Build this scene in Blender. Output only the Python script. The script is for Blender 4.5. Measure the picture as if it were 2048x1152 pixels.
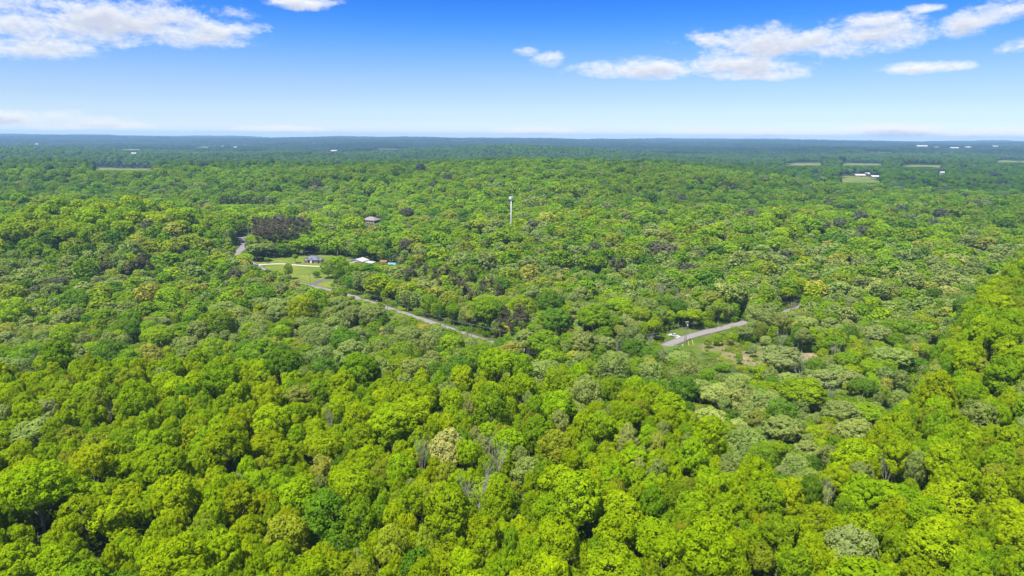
import bpy, bmesh, math, random
import numpy as np
from mathutils import Matrix, Vector

random.seed(7)
rng = np.random.default_rng(7)
scene = bpy.context.scene
COL = scene.collection
for o in list(bpy.data.objects):
    bpy.data.objects.remove(o, do_unlink=True)

# ------------------------------------------------------------------ camera
CAM = np.array([0.0, 0.0, 120.0])
PITCH, ROLL = math.radians(12.25), math.radians(0.36)
FOC = 1409.0                                        # focal length in pixels of the 2048 px wide photograph
cam = bpy.data.cameras.new('camera')
cam.sensor_width = 36.0
cam.lens = 36.0 * FOC / 2048.0
cam.clip_start, cam.clip_end = 1.0, 60000.0
camo = bpy.data.objects.new('camera', cam)
COL.objects.link(camo)
MROT = Matrix.Rotation(math.pi / 2 - PITCH, 4, 'X') @ Matrix.Rotation(ROLL, 4, 'Z')
camo.matrix_world = Matrix.Translation(CAM) @ MROT
scene.camera = camo

# ------------------------------------------------------------------ render, exposure
scene.render.engine = 'CYCLES'
scene.view_settings.view_transform = 'Standard'
scene.view_settings.look = 'None'
scene.view_settings.exposure = 1.6
scene.view_settings.gamma = 1.0
scene.view_settings.use_curve_mapping = False
cy = scene.cycles
cy.max_bounces = 6
cy.diffuse_bounces = 4
cy.transmission_bounces = 4
cy.glossy_bounces = 2
cy.volume_bounces = 1
cy.transparent_max_bounces = 4
cy.caustics_reflective = cy.caustics_refractive = False

# ------------------------------------------------------------------ sun
SUN_EL, SUN_AZ = math.radians(63), math.radians(-142)    # azimuth from +Y (ahead), negative = left
sd = Vector((math.sin(SUN_AZ) * math.cos(SUN_EL), math.cos(SUN_AZ) * math.cos(SUN_EL), math.sin(SUN_EL)))
sun = bpy.data.lights.new('sun', 'SUN')
sun.energy, sun.angle, sun.color = 4.3, math.radians(1.5), (1.0, 0.95, 0.86)
suno = bpy.data.objects.new('sun', sun)
COL.objects.link(suno)
suno.rotation_euler = (-sd).to_track_quat('-Z', 'Y').to_euler()
suno.location = (0, 0, 400)

# ------------------------------------------------------------------ sky with clouds
class NT:
    """tiny wrapper: math on sockets"""
    def __init__(s, tree): s.t = tree
    def node(s, typ, **kw):
        n = s.t.nodes.new(typ)
        for k, v in kw.items(): setattr(n, k, v)
        return n
    def put(s, sock, v):
        if isinstance(v, bpy.types.NodeSocket): s.t.links.new(v, sock)
        elif v is not None: sock.default_value = v
    def m(s, op, a, b=None, c=None, clamp=False):
        n = s.node('ShaderNodeMath', operation=op, use_clamp=clamp)
        for i, v in enumerate((a, b, c)):
            if v is not None: s.put(n.inputs[i], v)
        return n.outputs[0]
    def mix(s, f, a, b, blend='MIX'):
        n = s.node('ShaderNodeMix', data_type='RGBA', blend_type=blend)
        s.put(n.inputs[0], f); s.put(n.inputs[6], a); s.put(n.inputs[7], b)
        return n.outputs[2]
    def ramp(s, f, stops, interp='LINEAR'):
        n = s.node('ShaderNodeValToRGB')
        n.color_ramp.interpolation = interp
        el = n.color_ramp.elements
        while len(el) < len(stops): el.new(0.5)
        for e, (p, c) in zip(el, stops):
            e.position = p
            e.color = (c[0], c[1], c[2], 1) if not np.isscalar(c) else (c, c, c, 1)
        s.put(n.inputs[0], f)
        return n.outputs[0]
    def smooth(s, v, a, b):
        n = s.node('ShaderNodeMapRange', interpolation_type='SMOOTHSTEP')
        s.put(n.inputs[0], v); n.inputs[1].default_value = a; n.inputs[2].default_value = b
        return n.outputs[0]
    def noise(s, vec, scale, detail=4, rough=0.55, dist=0.0, color=False):
        n = s.node('ShaderNodeTexNoise')
        if vec is not None: s.put(n.inputs['Vector'], vec)
        n.inputs['Scale'].default_value = scale; n.inputs['Detail'].default_value = detail
        n.inputs['Roughness'].default_value = rough; n.inputs['Distortion'].default_value = dist
        return n.outputs['Color' if color else 'Fac']

world = bpy.data.worlds.new('World')
scene.world = world
world.use_nodes = True
wt = world.node_tree
wt.nodes.clear()
W = NT(wt)
sky = W.node('ShaderNodeTexSky', sky_type='NISHITA', sun_disc=False)
sky.sun_elevation = SUN_EL
sky.sun_rotation = SUN_AZ
sky.altitude = 200
sky.air_density, sky.dust_density, sky.ozone_density = 1.0, 0.6, 2.0
tc = W.node('ShaderNodeTexCoord')
sep = W.node('ShaderNodeSeparateXYZ')
wt.links.new(tc.outputs['Generated'], sep.inputs[0])
X, Y, Z = sep.outputs
el = W.m('MULTIPLY', W.m('ARCSINE', Z), 180 / math.pi)          # elevation in degrees
az = W.m('MULTIPLY', W.m('ARCTAN2', X, Y), 180 / math.pi)       # azimuth in degrees from straight ahead
# clear air deepens quickly above the horizon
SKYTINT = W.ramp(W.m('DIVIDE', el, 30.0, clamp=True), [
    (0.007, (0.75, 0.87, 1.20)), (0.039, (0.57, 0.70, 1.02)), (0.09, (0.475, 0.575, 0.85)), (0.14, (0.408, 0.522, 0.805)),
    (0.19, (0.308, 0.473, 0.786)), (0.238, (0.20, 0.419, 0.80)), (0.286, (0.118, 0.358, 0.81)), (0.333, (0.082, 0.305, 0.81)), (1.0, (0.082, 0.30, 0.80))])
clear = W.mix(1.0, sky.outputs[0], SKYTINT, 'MULTIPLY')

def cloud_field(del_):
    """density of cloud at (az, el + del_); noise is stretched sideways"""
    e2 = W.m('ADD', el, del_)
    cb = W.node('ShaderNodeCombineXYZ')
    W.put(cb.inputs[0], W.m('MULTIPLY', az, 0.46)); W.put(cb.inputs[1], W.m('MULTIPLY', e2, 1.15)); cb.inputs[2].default_value = 3.7
    n1 = W.noise(cb.outputs[0], 0.75, 10, 0.62, 0.25)
    n2 = W.noise(cb.outputs[0], 0.16, 3, 0.5, 0.0)
    cb2 = W.node('ShaderNodeCombineXYZ')
    W.put(cb2.inputs[0], W.m('MULTIPLY', az, 0.75)); W.put(cb2.inputs[1], W.m('ADD', e2, W.m('MULTIPLY', az, 0.12))); cb2.inputs[2].default_value = 8.1
    n3 = W.noise(cb2.outputs[0], 1.5, 8, 0.66, 0.6)
    # banks: (az, el, half-width, half-height, tilt)
    banks = [(-29.0, 7.35, 8.52, 1.83, 0.06), (-23.4, 7.03, 4.55, 1.13, 0.04), (-21.0, 7.27, 3.0, 0.54, 0.055), (-32.5, 5.48, 4.28, 0.81, 0.05), (-15.9, 9.38, 2.65, 0.54, 0.051), (19.1, 6.69, 6.2, 1.17, -0.02), (10.2, 5.0, 5.27, 0.8, -0.01), (17.1, 5.11, 5.32, 0.85, -0.022), (24.4, 6.82, 5.43, 1.26, 0.02), (25.9, 7.75, 2.8, 0.58, 0.045), (17.9, 4.46, 4.24, 0.43, -0.019), (32.6, 7.78, 3.26, 0.97, 0.265), (28.8, 8.41, 1.32, 0.31, -0.04), (34.1, 5.75, 1.33, 0.55, 0.174), (29.2, 4.68, 2.81, 0.42, 0.016), (2.8, 5.77, 1.4, 0.62, 0.0), (0.9, 6.31, 1.24, 0.37, 0.003), (-33.5, 0.85, 5.0, 0.55, 0.01), (-30.7, 0.42, 4.0, 0.3, 0.011), (-17.9, 0.35, 3.24, 0.22, 0.007), (1.4, 0.35, 3.57, 0.27, 0.006), (16.0, 0.3, 4.03, 0.22, 0.005), (19.3, 0.25, 6.35, 0.26, 0.006), (27.9, 0.55, 3.41, 0.34, 0.003), (30.6, 0.25, 5.88, 0.27, 0.006), (34.3, 0.4, 2.44, 0.29, 0.004), (-45, 7.0, 7, 1.6, 0.0), (46, 9.0, 8, 1.4, 0.1)]
    body = None
    for (a, e, ra, re, tl) in banks:
        da = W.m('SUBTRACT', az, a)
        u = W.m('DIVIDE', da, ra)
        v = W.m('DIVIDE', W.m('SUBTRACT', W.m('SUBTRACT', e2, e), W.m('MULTIPLY', da, tl)), re)
        q = W.m('SUBTRACT', 1.0, W.m('ADD', W.m('MULTIPLY', u, u), W.m('MULTIPLY', v, v)))
        if ra < 1.6 or re < 0.4: q = W.m('SUBTRACT', q, 0.5 if e < 4.2 and e > 1.5 else 0.2 if e > 1.5 else -0.35)
        q = W.m('MAXIMUM', q, -1.2)
        body = q if body is None else W.m('MAXIMUM', body, q)
    # above the view: unseen loose clouds, cover widened to whiten the fill light
    loose = W.m('MULTIPLY', W.smooth(n2, 0.36, 0.52), W.smooth(el, 11.5, 16.0))
    body = W.m('MAXIMUM', body, W.m('SUBTRACT', W.m('MULTIPLY', loose, 1.6), 1.2))
    d = W.m('ADD', W.m('MULTIPLY', body, 0.60), W.m('ADD', W.m('MULTIPLY', W.m('SUBTRACT', n1, 0.48), 2.4), W.m('MULTIPLY', W.m('SUBTRACT', n3, 0.5), 1.0)))
    return d
d0 = cloud_field(0.0)
d1 = cloud_field(0.42)
alpha = W.m('MULTIPLY', W.smooth(d0, -0.18, 0.85), W.m('ADD', 0.8, W.m('MULTIPLY', W.smooth(el, 0.8, 3.5), 0.18)))
base_shade = W.smooth(W.m('ADD', W.m('MULTIPLY', d1, 0.7), W.m('MULTIPLY', d0, 0.3)), 0.15, 1.05)  # shade painted into the cloud bases, where more cloud lies above
cloudcol = W.mix(base_shade, (4.5, 4.65, 4.8, 1), (3.0, 3.25, 3.9, 1))
cloudcol = W.mix(W.smooth(el, 2.2, 0.6), cloudcol, W.mix(base_shade, (4.5, 4.5, 4.6, 1), (2.5, 2.7, 3.5, 1)))
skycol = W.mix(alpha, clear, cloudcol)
bg = W.node('ShaderNodeBackground')
bg.inputs[1].default_value = 0.07
wt.links.new(skycol, bg.inputs[0])
wo = W.node('ShaderNodeOutputWorld')
wt.links.new(bg.outputs[0], wo.inputs[0])

# ------------------------------------------------------------------ geometry of the view
MR = np.array(MROT.to_3x3())
def ray(px, py):
    d = MR @ np.array([(px - 1024.0) / FOC, (576.0 - py) / FOC, -1.0])
    return d / np.linalg.norm(d)
def on_plane(px, py, z):
    d = ray(px, py)
    t = (z - CAM[2]) / d[2]
    return CAM + d * t
def project(P):
    """world points (n,3) -> photo pixels and depth"""
    q = (np.asarray(P, float) - CAM) @ MR
    dep = -q[:, 2]
    s = np.where(dep > 1, dep, 1)
    return 1024 + FOC * q[:, 0] / s, 576 - FOC * q[:, 1] / s, dep

# ------------------------------------------------------------------ terrain
def hash2(ix, iy, seed):
    h = (ix.astype(np.int64) * 374761393 + iy.astype(np.int64) * 668265263 + seed * 974634777) & 0xFFFFFFFF
    h = ((h ^ (h >> 13)) * 1274126177) & 0xFFFFFFFF
    h = (h ^ (h >> 16)) & 0xFFFFFFFF
    return h / 4294967295.0
def vnoise(x, y, scale, seed):
    x = np.asarray(x, float) / scale; y = np.asarray(y, float) / scale
    ix, iy = np.floor(x), np.floor(y)
    fx, fy = x - ix, y - iy
    fx = fx * fx * fx * (fx * (fx * 6 - 15) + 10); fy = fy * fy * fy * (fy * (fy * 6 - 15) + 10)
    a, b = hash2(ix, iy, seed), hash2(ix + 1, iy, seed)
    c, d = hash2(ix, iy + 1, seed), hash2(ix + 1, iy + 1, seed)
    return (a * (1 - fx) + b * fx) * (1 - fy) + (c * (1 - fx) + d * fx) * fy * 1.0
def fbm(x, y, scale, seed, oct=3):
    s, a, t = 0, 1.0, 0
    for k in range(oct):
        s = s + a * vnoise(x, y, scale / 2 ** k, seed + k * 17); t += a; a *= 0.5
    return s / t - 0.5
def sst(a, b, x):
    t = np.clip((x - a) / (b - a), 0, 1)
    return t * t * (3 - 2 * t)

EDGE_PX = [(-700, 705), (-250, 712), (0, 704), (200, 690), (500, 704), (700, 722), (1000, 714), (1250, 728), (1390, 775), (1470, 835), (1545, 905),
           (1600, 900), (1650, 850), (1730, 795), (1850, 710), (1890, 625), (1960, 560), (2060, 500), (2300, 470), (2800, 470)]
HILL = [tuple(on_plane(px, py, 40.0)[:2]) for px, py in EDGE_PX]
HILL += [(1400.0, 200.0), (1400.0, -700.0), (-1400.0, -700.0), (-1400.0, 200.0)]
HILL = np.array(HILL)
def hill_dist(x, y):
    """signed distance to the edge of the near ridge, positive on it"""
    x = np.asarray(x, float); y = np.asarray(y, float)
    best = np.full(x.shape, 1e18); inside = np.zeros(x.shape, bool)
    n = len(HILL)
    for i in range(n):
        ax, ay = HILL[i]; bx, by = HILL[(i + 1) % n]
        dx, dy = bx - ax, by - ay
        t = np.clip(((x - ax) * dx + (y - ay) * dy) / (dx * dx + dy * dy), 0, 1)
        best = np.minimum(best, (x - ax - t * dx) ** 2 + (y - ay - t * dy) ** 2)
        c = ((ay > y) != (by > y)) & (x < (bx - ax) * (y - ay) / (by - ay + 1e-12) + ax)
        inside ^= c
    d = np.sqrt(best)
    return np.where(inside, d, -d)

def H(x, y):
    x = np.asarray(x, float); y = np.asarray(y, float)
    d = hill_dist(x, y)
    r = np.hypot(x, y)
    a = x / np.maximum(y, 200.0)
    z = 27 * sst(-13, 18, d) + 4 * sst(20, 190, d)
    z = z + 30 * np.exp(-(((x + 400) / 120) ** 2 + ((y - 660) / 120) ** 2))
    z = z + 16 * np.exp(-(((x + 640) / 170) ** 2 + ((y - 900) / 170) ** 2))
    z = z + 10 * np.exp(-(((x - 60) / 160) ** 2 + ((y - 760) / 120) ** 2))
    z = z + 13 * np.exp(-(((x - 330) / 150) ** 2 + ((y - 860) / 120) ** 2))
    amp = 30 * np.exp(-((a - 0.03) / 0.32) ** 2) + 16 * np.exp(-((a + 0.62) / 0.28) ** 2) + 6
    z = z + amp * sst(700, 1500, y) * (1 - sst(1700, 2350, y))
    z = z + 24 * fbm(x, y, 340, 5) * sst(620, 1150, r) * (1 - 0.4 * sst(2000, 2600, r))
    z = z + 3 * fbm(x, y, 120, 9) * sst(500, 700, r)
    z = z + 5 * fbm(x, y, 70, 3) * sst(0, 40, d)
    z = z + 11 * sst(-4, 24, d) * sst(110, 210, x)
    z = z + (78 * fbm(x, y, 1300, 21) + 6) * sst(2200, 4200, r)
    z = z + 34 * sst(5500, 11500, r) + 30 * fbm(x, y, 2600, 31) * sst(6000, 10000, r)
    return np.maximum(z, -8.0)
def h1(x, y): return float(H(np.array([x]), np.array([y]))[0])
def ground_at(px, py, lift=0.0):
    """where the line of sight meets the ground raised by lift"""
    d = ray(px, py)
    ts = np.concatenate([np.arange(60, 1500, 2.0), np.arange(1500, 13000, 10.0)])
    P = CAM[None] + d[None] * ts[:, None]
    g = P[:, 2] - (H(P[:, 0], P[:, 1]) + lift)
    k = np.argmax(g < 0)
    if g[k] >= 0: k = len(ts) - 1
    if k > 0:
        f = g[k - 1] / (g[k - 1] - g[k] + 1e-9)
        t = ts[k - 1] + (ts[k] - ts[k - 1]) * f
    else: t = ts[0]
    p = CAM + d * t
    return np.array([p[0], p[1], h1(p[0], p[1])])

# ------------------------------------------------------------------ materials
MATS = {}
def new_mat(name):
    m = bpy.data.materials.new(name)
    m.use_nodes = True
    m.node_tree.nodes.clear()
    return m, NT(m.node_tree)
def simple(name, col, rough=0.7, var=0.15, scale=0.4, metal=0.0):
    if name in MATS: return MATS[name]
    m, N = new_mat(name)
    p = N.node('ShaderNodeBsdfPrincipled'); o = N.node('ShaderNodeOutputMaterial')
    tcn = N.node('ShaderNodeTexCoord')
    n = N.noise(tcn.outputs['Object'], scale, 5, 0.6)
    c = N.mix(n, tuple(v * (1 - var) for v in col) + (1,), tuple(min(1, v * (1 + var)) for v in col) + (1,))
    N.put(p.inputs['Base Color'], c)
    p.inputs['Roughness'].default_value = rough; p.inputs['Metallic'].default_value = metal
    N.t.links.new(p.outputs[0], o.inputs[0])
    MATS[name] = m
    return m

def leaf_material():
    m, N = new_mat('leaves')
    at = N.node('ShaderNodeAttribute', attribute_type='INSTANCER', attribute_name='tint')
    sh = N.node('ShaderNodeAttribute', attribute_type='GEOMETRY', attribute_name='shade')
    c = N.mix(1.0, at.outputs['Color'], sh.outputs['Color'], 'MULTIPLY')
    dif = N.node('ShaderNodeBsdfDiffuse'); tr = N.node('ShaderNodeBsdfTranslucent')
    N.put(dif.inputs[0], c)
    N.put(tr.inputs[0], N.mix(1.0, c, (1.2, 1.12, 0.5, 1), 'MULTIPLY'))
    mx = N.node('ShaderNodeMixShader'); mx.inputs[0].default_value = 0.5
    N.t.links.new(dif.outputs[0], mx.inputs[1]); N.t.links.new(tr.outputs[0], mx.inputs[2])
    o = N.node('ShaderNodeOutputMaterial')
    N.t.links.new(mx.outputs[0], o.inputs[0])
    return m
LEAF = leaf_material()
BARK = simple('bark', (0.15, 0.125, 0.10), 0.9, 0.35, 1.2)
PALEBARK = simple('pale_bark', (0.20, 0.185, 0.17), 0.9, 0.25, 1.2)

def ground_material():
    m, N = new_mat('forest_floor')
    g = N.node('ShaderNodeNewGeometry')
    n1 = N.noise(g.outputs['Position'], 0.05, 6, 0.6)
    n2 = N.noise(g.outputs['Position'], 0.6, 5, 0.6)
    c = N.ramp(n1, [(0.3, (0.035, 0.055, 0.014)), (0.55, (0.055, 0.075, 0.02)), (0.75, (0.075, 0.062, 0.035))])
    c = N.mix(N.m('MULTIPLY', n2, 0.6), c, (0.03, 0.05, 0.012, 1))
    p = N.node('ShaderNodeBsdfDiffuse'); o = N.node('ShaderNodeOutputMaterial')
    N.put(p.inputs[0], c)
    N.t.links.new(p.outputs[0], o.inputs[0])
    return m
def patch_material(name, c1, c2, c3, s1=0.05, s2=0.5):
    m, N = new_mat(name)
    g = N.node('ShaderNodeNewGeometry')
    n1 = N.noise(g.outputs['Position'], s1, 5, 0.6, 0.6)
    n2 = N.noise(g.outputs['Position'], s2, 5, 0.65)
    c = N.ramp(n1, [(0.36, c1), (0.52, c2), (0.66, c3)])
    c = N.mix(0.5, c, N.ramp(n2, [(0.3, 0.45), (0.7, 1.0)]), 'MULTIPLY')
    bmp = N.node('ShaderNodeBump'); bmp.inputs['Strength'].default_value = 0.5; bmp.inputs['Distance'].default_value = 0.15
    N.put(bmp.inputs['Height'], n2)
    p = N.node('ShaderNodeBsdfDiffuse'); o = N.node('ShaderNodeOutputMaterial')
    N.put(p.inputs[0], c)
    N.t.links.new(bmp.outputs[0], p.inputs['Normal'])
    N.t.links.new(p.outputs[0], o.inputs[0])
    return m
LAWN = patch_material('lawn_grass', (0.080, 0.122, 0.016), (0.105, 0.140, 0.022), (0.145, 0.158, 0.034), 0.05, 0.35)
VERGE = patch_material('verge_grass', (0.05, 0.092, 0.012), (0.068, 0.108, 0.016), (0.095, 0.115, 0.03), 0.07, 0.4)
MEADOW = patch_material('dry_meadow', (0.075, 0.11, 0.024), (0.155, 0.138, 0.068), (0.24, 0.195, 0.135), 0.045, 0.4)
PASTURE = patch_material('far_pasture', (0.08, 0.115, 0.028), (0.105, 0.13, 0.035), (0.135, 0.145, 0.04), 0.01, 0.05)
SHOULDER = patch_material('gravel_shoulder', (0.05, 0.075, 0.018), (0.095, 0.075, 0.048), (0.13, 0.10, 0.07), 0.09, 0.8)
ASPHALT = simple('worn_asphalt', (0.135, 0.125, 0.130), 0.9, 0.18, 0.25)
DARKASPHALT = simple('dark_asphalt', (0.06, 0.062, 0.072), 0.9, 0.15, 0.25)
CONCRETE = simple('pale_concrete', (0.30, 0.29, 0.26), 0.85, 0.12, 0.3)
PAINTLINE = simple('road_paint', (0.24, 0.20, 0.10), 0.8, 0.2, 0.6)
WHITE = simple('white_metal', (0.31, 0.31, 0.31), 0.45, 0.06, 0.5)
GALV = simple('galvanised_steel', (0.34, 0.345, 0.35), 0.45, 0.08, 0.5)
WOOD = simple('pole_wood', (0.13, 0.10, 0.075), 0.9, 0.25, 0.8)
BRICK = simple('red_brick', (0.17, 0.095, 0.075), 0.9, 0.2, 1.5)
SHINGLE = simple('slate_blue_shingle', (0.075, 0.085, 0.115), 0.85, 0.15, 1.0)
TANROOF = simple('tan_shingle', (0.15, 0.125, 0.122), 0.85, 0.12, 1.0)
LOGWALL = simple('log_wall', (0.24, 0.16, 0.10), 0.85, 0.2, 1.0)
GLASS = simple('dark_window_glass', (0.02, 0.024, 0.03), 0.12, 0.1, 0.5)
DARK = simple('dark_parts_and_shade', (0.02, 0.018, 0.018), 0.9, 0.1, 0.5)  # doors, a dark roof, and the shade painted into the workshop bay
BLUE = simple('blue_tarp', (0.05, 0.13, 0.24), 0.5, 0.12, 0.5)
RED = simple('red_roofing', (0.16, 0.05, 0.035), 0.6, 0.12, 0.5)
YELLOW = simple('yellow_plastic', (0.42, 0.34, 0.03), 0.5, 0.08, 0.5)
CARPAINT = simple('silver_car_paint', (0.55, 0.57, 0.60), 0.3, 0.05, 0.5, 0.3)
RUBBER = simple('tyre_rubber', (0.025, 0.025, 0.025), 0.85, 0.1, 2)
WIRE = simple('wire_metal', (0.30, 0.32, 0.31), 0.5, 0.05, 0.5)

# ------------------------------------------------------------------ object helpers
def tag(o, label=None, cat=None, group=None, kind=None):
    if label: o['label'] = label
    if cat: o['category'] = cat
    if group: o['group'] = group
    if kind: o['kind'] = kind
    return o
def thing(name, loc, label, cat, group=None, rz=0.0):
    o = bpy.data.objects.new(name, None)
    COL.objects.link(o)
    o.empty_display_size = 1
    o.location = loc; o.rotation_euler = (0, 0, rz)
    return tag(o, label, cat, group)
def mesh_np(name, V, F, mats, midx=None, smooth=False):
    me = bpy.data.meshes.new(name)
    V = np.asarray(V, np.float32)
    F = [np.asarray(f, np.int32) for f in (F if isinstance(F, list) else [F])]
    nv = len(V)
    me.vertices.add(nv); me.vertices.foreach_set('co', V.ravel())
    loops = np.concatenate([f.ravel() for f in F if len(f)]) if any(len(f) for f in F) else np.zeros(0, np.int32)
    sizes = np.concatenate([np.full(len(f), f.shape[1], np.int32) for f in F if len(f)]) if len(loops) else np.zeros(0, np.int32)
    if len(loops):
        me.loops.add(len(loops)); me.loops.foreach_set('vertex_index', loops.astype(np.int32))
        me.polygons.add(len(sizes))
        starts = np.concatenate([[0], np.cumsum(sizes)[:-1]]).astype(np.int32)
        me.polygons.foreach_set('loop_start', starts)
        if midx is not None: me.polygons.foreach_set('material_index', np.asarray(midx, np.int32))
        me.polygons.foreach_set('use_smooth', np.full(len(sizes), smooth))
    for m in mats: me.materials.append(m)
    me.update(calc_edges=True)
    return me
def link(name, me, parent=None):
    o = bpy.data.objects.new(name, me)
    COL.objects.link(o)
    if parent: o.parent = parent
    return o
class MB:
    def __init__(s): s.v, s.q, s.t = [], [], []
    def add(s, V, quads=(), tris=()):
        b = len(s.v)
        s.v += [tuple(p) for p in V]
        s.q += [tuple(b + i for i in f) for f in quads]
        s.t += [tuple(b + i for i in f) for f in tris]
        return s
    def box(s, c, d, rz=0.0):
        x, y, z = d[0] / 2, d[1] / 2, d[2] / 2
        P = [(sx * x, sy * y, sz * z) for sz in (-1, 1) for sy in (-1, 1) for sx in (-1, 1)]
        ca, sa = math.cos(rz), math.sin(rz)
        P = [(c[0] + p[0] * ca - p[1] * sa, c[1] + p[0] * sa + p[1] * ca, c[2] + p[2]) for p in P]
        return s.add(P, [(0, 2, 3, 1), (4, 5, 7, 6), (0, 1, 5, 4), (2, 6, 7, 3), (0, 4, 6, 2), (1, 3, 7, 5)])
    def tube(s, pts, rad, n=6):
        pts = [Vector(p) for p in pts]
        b = len(s.v)
        for i, p in enumerate(pts):
            t = (pts[min(i + 1, len(pts) - 1)] - pts[max(i - 1, 0)]).normalized()
            u = t.orthogonal().normalized() if abs(t.z) < 0.95 else Vector((1, 0, 0))
            w = t.cross(u).normalized(); u = w.cross(t)
            r = rad[i] if not np.isscalar(rad) else rad
            for k in range(n):
                a = 2 * math.pi * k / n
                q = p + u * (r * math.cos(a)) + w * (r * math.sin(a))
                s.v.append(tuple(q))
        for i in range(len(pts) - 1):
            for k in range(n):
                k2 = (k + 1) % n
                s.q.append((b + i * n + k, b + i * n + k2, b + (i + 1) * n + k2, b + (i + 1) * n + k))
        s.v.append(tuple(pts[-1])); e = len(s.v) - 1; l = b + (len(pts) - 1) * n
        for k in range(n): s.t.append((l + k, l + (k + 1) % n, e))
        return s
    def arrays(s):
        return np.array(s.v, float), [np.array(s.q, int).reshape(-1, 4), np.array(s.t, int).reshape(-1, 3)]
    def mesh(s, name, mat, smooth=False):
        V, F = s.arrays()
        return mesh_np(name, V, F, [mat], None, smooth)
    def build(s, name, mat, parent=None, smooth=False):
        return link(name, s.mesh(name, mat, smooth), parent)

def fib(n, zmin=-1.0):
    k = np.arange(n) + 0.5
    z = 1 - (1 - zmin) * k / n
    a = math.pi * (1 + 5 ** 0.5) * k
    r = np.sqrt(np.maximum(0, 1 - z * z))
    return np.stack([r * np.cos(a), r * np.sin(a), z], 1)

# ------------------------------------------------------------------ trees: crowns of many small leaf sprays on lobes
def unit(v): return v / np.maximum(np.linalg.norm(v, axis=1, keepdims=True), 1e-9)
def leaf_quads(P, Nn, size, r, jit=0.5):
    n = len(P)
    nn = unit(Nn + r.normal(0, jit, (n, 3)))
    t = unit(np.cross(nn, r.normal(0, 1, (n, 3))))
    b = np.cross(nn, t)
    s = (size * r.uniform(0.65, 1.35, n))[:, None]
    V = np.stack([P + t * s, P + b * s * 0.62 + nn * s * 0.14, P - t * s * 0.9, P - b * s * 0.62 + nn * s * 0.14], 1).reshape(-1, 3)
    F = np.arange(4 * n).reshape(n, 4)
    return V, F
def crown_points(seed, form, n_out):
    r = np.random.default_rng(seed)
    R, rz, cz, nl, zmin, lr0 = {
        'round': (5.0, 5.2, 14.2, 24, -0.55, 1.0), 'broad': (5.4, 4.0, 14.8, 26, -0.4, 0.95), 'tall': (4.2, 7.0, 12.6, 26, -0.7, 0.92),
        'ragged': (5.0, 5.4, 14.0, 19, -0.6, 0.98), 'full': (4.7, 8.6, 10.6, 36, -0.8, 0.98), 'feather': (5.0, 5.6, 13.8, 30, -0.6, 0.8)}[form]
    D = unit(fib(nl, zmin) + r.normal(0, 0.17, (nl, 3)))
    rad = r.uniform(1.45, 2.2, nl) * lr0
    ext = r.uniform(0.83, 1.07, nl)[:, None]
    C = D * np.array([R, R, rz]) * ext * 0.74 + np.array([0, 0, cz])
    C = np.vstack([C, [[0, 0, cz - 0.4]]]); rad = np.append(rad, min(R, rz) * 0.6)
    SC, SR, SB = [], [], []
    for c, q in zip(C, rad):
        m = 10 if q < 2.6 else 18
        d = unit(fib(m, -0.85) @ np.linalg.qr(r.normal(0, 1, (3, 3)))[0] + r.normal(0, 0.15, (m, 3)))
        SC.append(c + d * q * 0.74); SR.append(q * r.uniform(0.38, 0.60, m)); SB.append(np.full(m, r.uniform(0.93, 1.07)))
    SC, SR, SB = np.vstack(SC), np.concatenate(SR), np.concatenate(SB)
    SB = SB * r.uniform(0.90, 1.10, len(SB))
    per = max(10, int(n_out * 2.6 / len(SC)))
    P, N_, S_ = [], [], []
    for i in range(len(SC)):
        d = unit(r.normal(0, 1, (per, 3)))
        P.append(SC[i] + d * SR[i] * r.uniform(0.85, 1.1, (per, 1))); N_.append(d); S_.append(np.full(per, SB[i]))
    P, N_, S_ = np.vstack(P), np.vstack(N_), np.concatenate(S_)
    keep = np.ones(len(P), bool)
    for i in range(len(SC)):
        keep &= ((P - SC[i]) ** 2).sum(1) > (0.8 * SR[i]) ** 2
    for c, q in zip(C, rad):
        keep &= ((P - c) ** 2).sum(1) > (0.78 * q) ** 2
    keep &= (N_ @ np.array([0, 0, 1])) > -0.75
    P, N_, S_ = P[keep], N_[keep], S_[keep]
    out = unit((P - np.array([0, 0, cz - 1.5])) / np.array([R, R, rz]))
    if len(P) > n_out:
        k = r.permutation(len(P))[:n_out]
        P, N_, S_, out = P[k], N_[k], S_[k], out[k]
    return P, unit(N_ * 0.85 + out * 0.25), S_, r
def crown_arrays(seed, form, n, size, jit=0.42):
    P, N_, S_, r = crown_points(seed, form, n)
    V, F = leaf_quads(P, N_, size, r, jit)
    sh = np.repeat(S_ * r.uniform(0.94, 1.06, len(P)), 4)
    hue = np.repeat(r.uniform(-0.04, 0.04, len(P)) + 0.35 * (S_ - 1), 4)
    col = np.stack([sh * (1 + hue), sh, sh * (1 - hue)], 1)
    return V, F, col
def pine_arrays(seed, n, size):
    r = np.random.default_rng(seed)
    C, q = [], []
    for k in range(15):
        zz = r.uniform(12.5, 21.0); a = r.uniform(0, 6.28)
        w = (1 - abs(zz - 17.5) / 6.5) * 3.1 + 0.3
        C.append((math.cos(a) * w * r.uniform(0.4, 1), math.sin(a) * w * r.uniform(0.4, 1), zz)); q.append(r.uniform(1.0, 1.9))
    C.append((0, 0, 21.0)); q.append(1.2)
    C, q = np.array(C), np.array(q)
    i = r.integers(0, len(C), n)
    d = unit(r.normal(0, 1, (n, 3)))
    P = C[i] + d * q[i][:, None] * np.array([1, 1, 0.55]) * r.uniform(0.5, 1.1, (n, 1))
    V, F = leaf_quads(P, d * 0.6 + np.array([0, 0, 0.4]), size, r, 0.6)
    sh = np.repeat(r.uniform(0.7, 1.25, n), 4)
    return V, F, np.stack([sh, sh, sh], 1)
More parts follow.
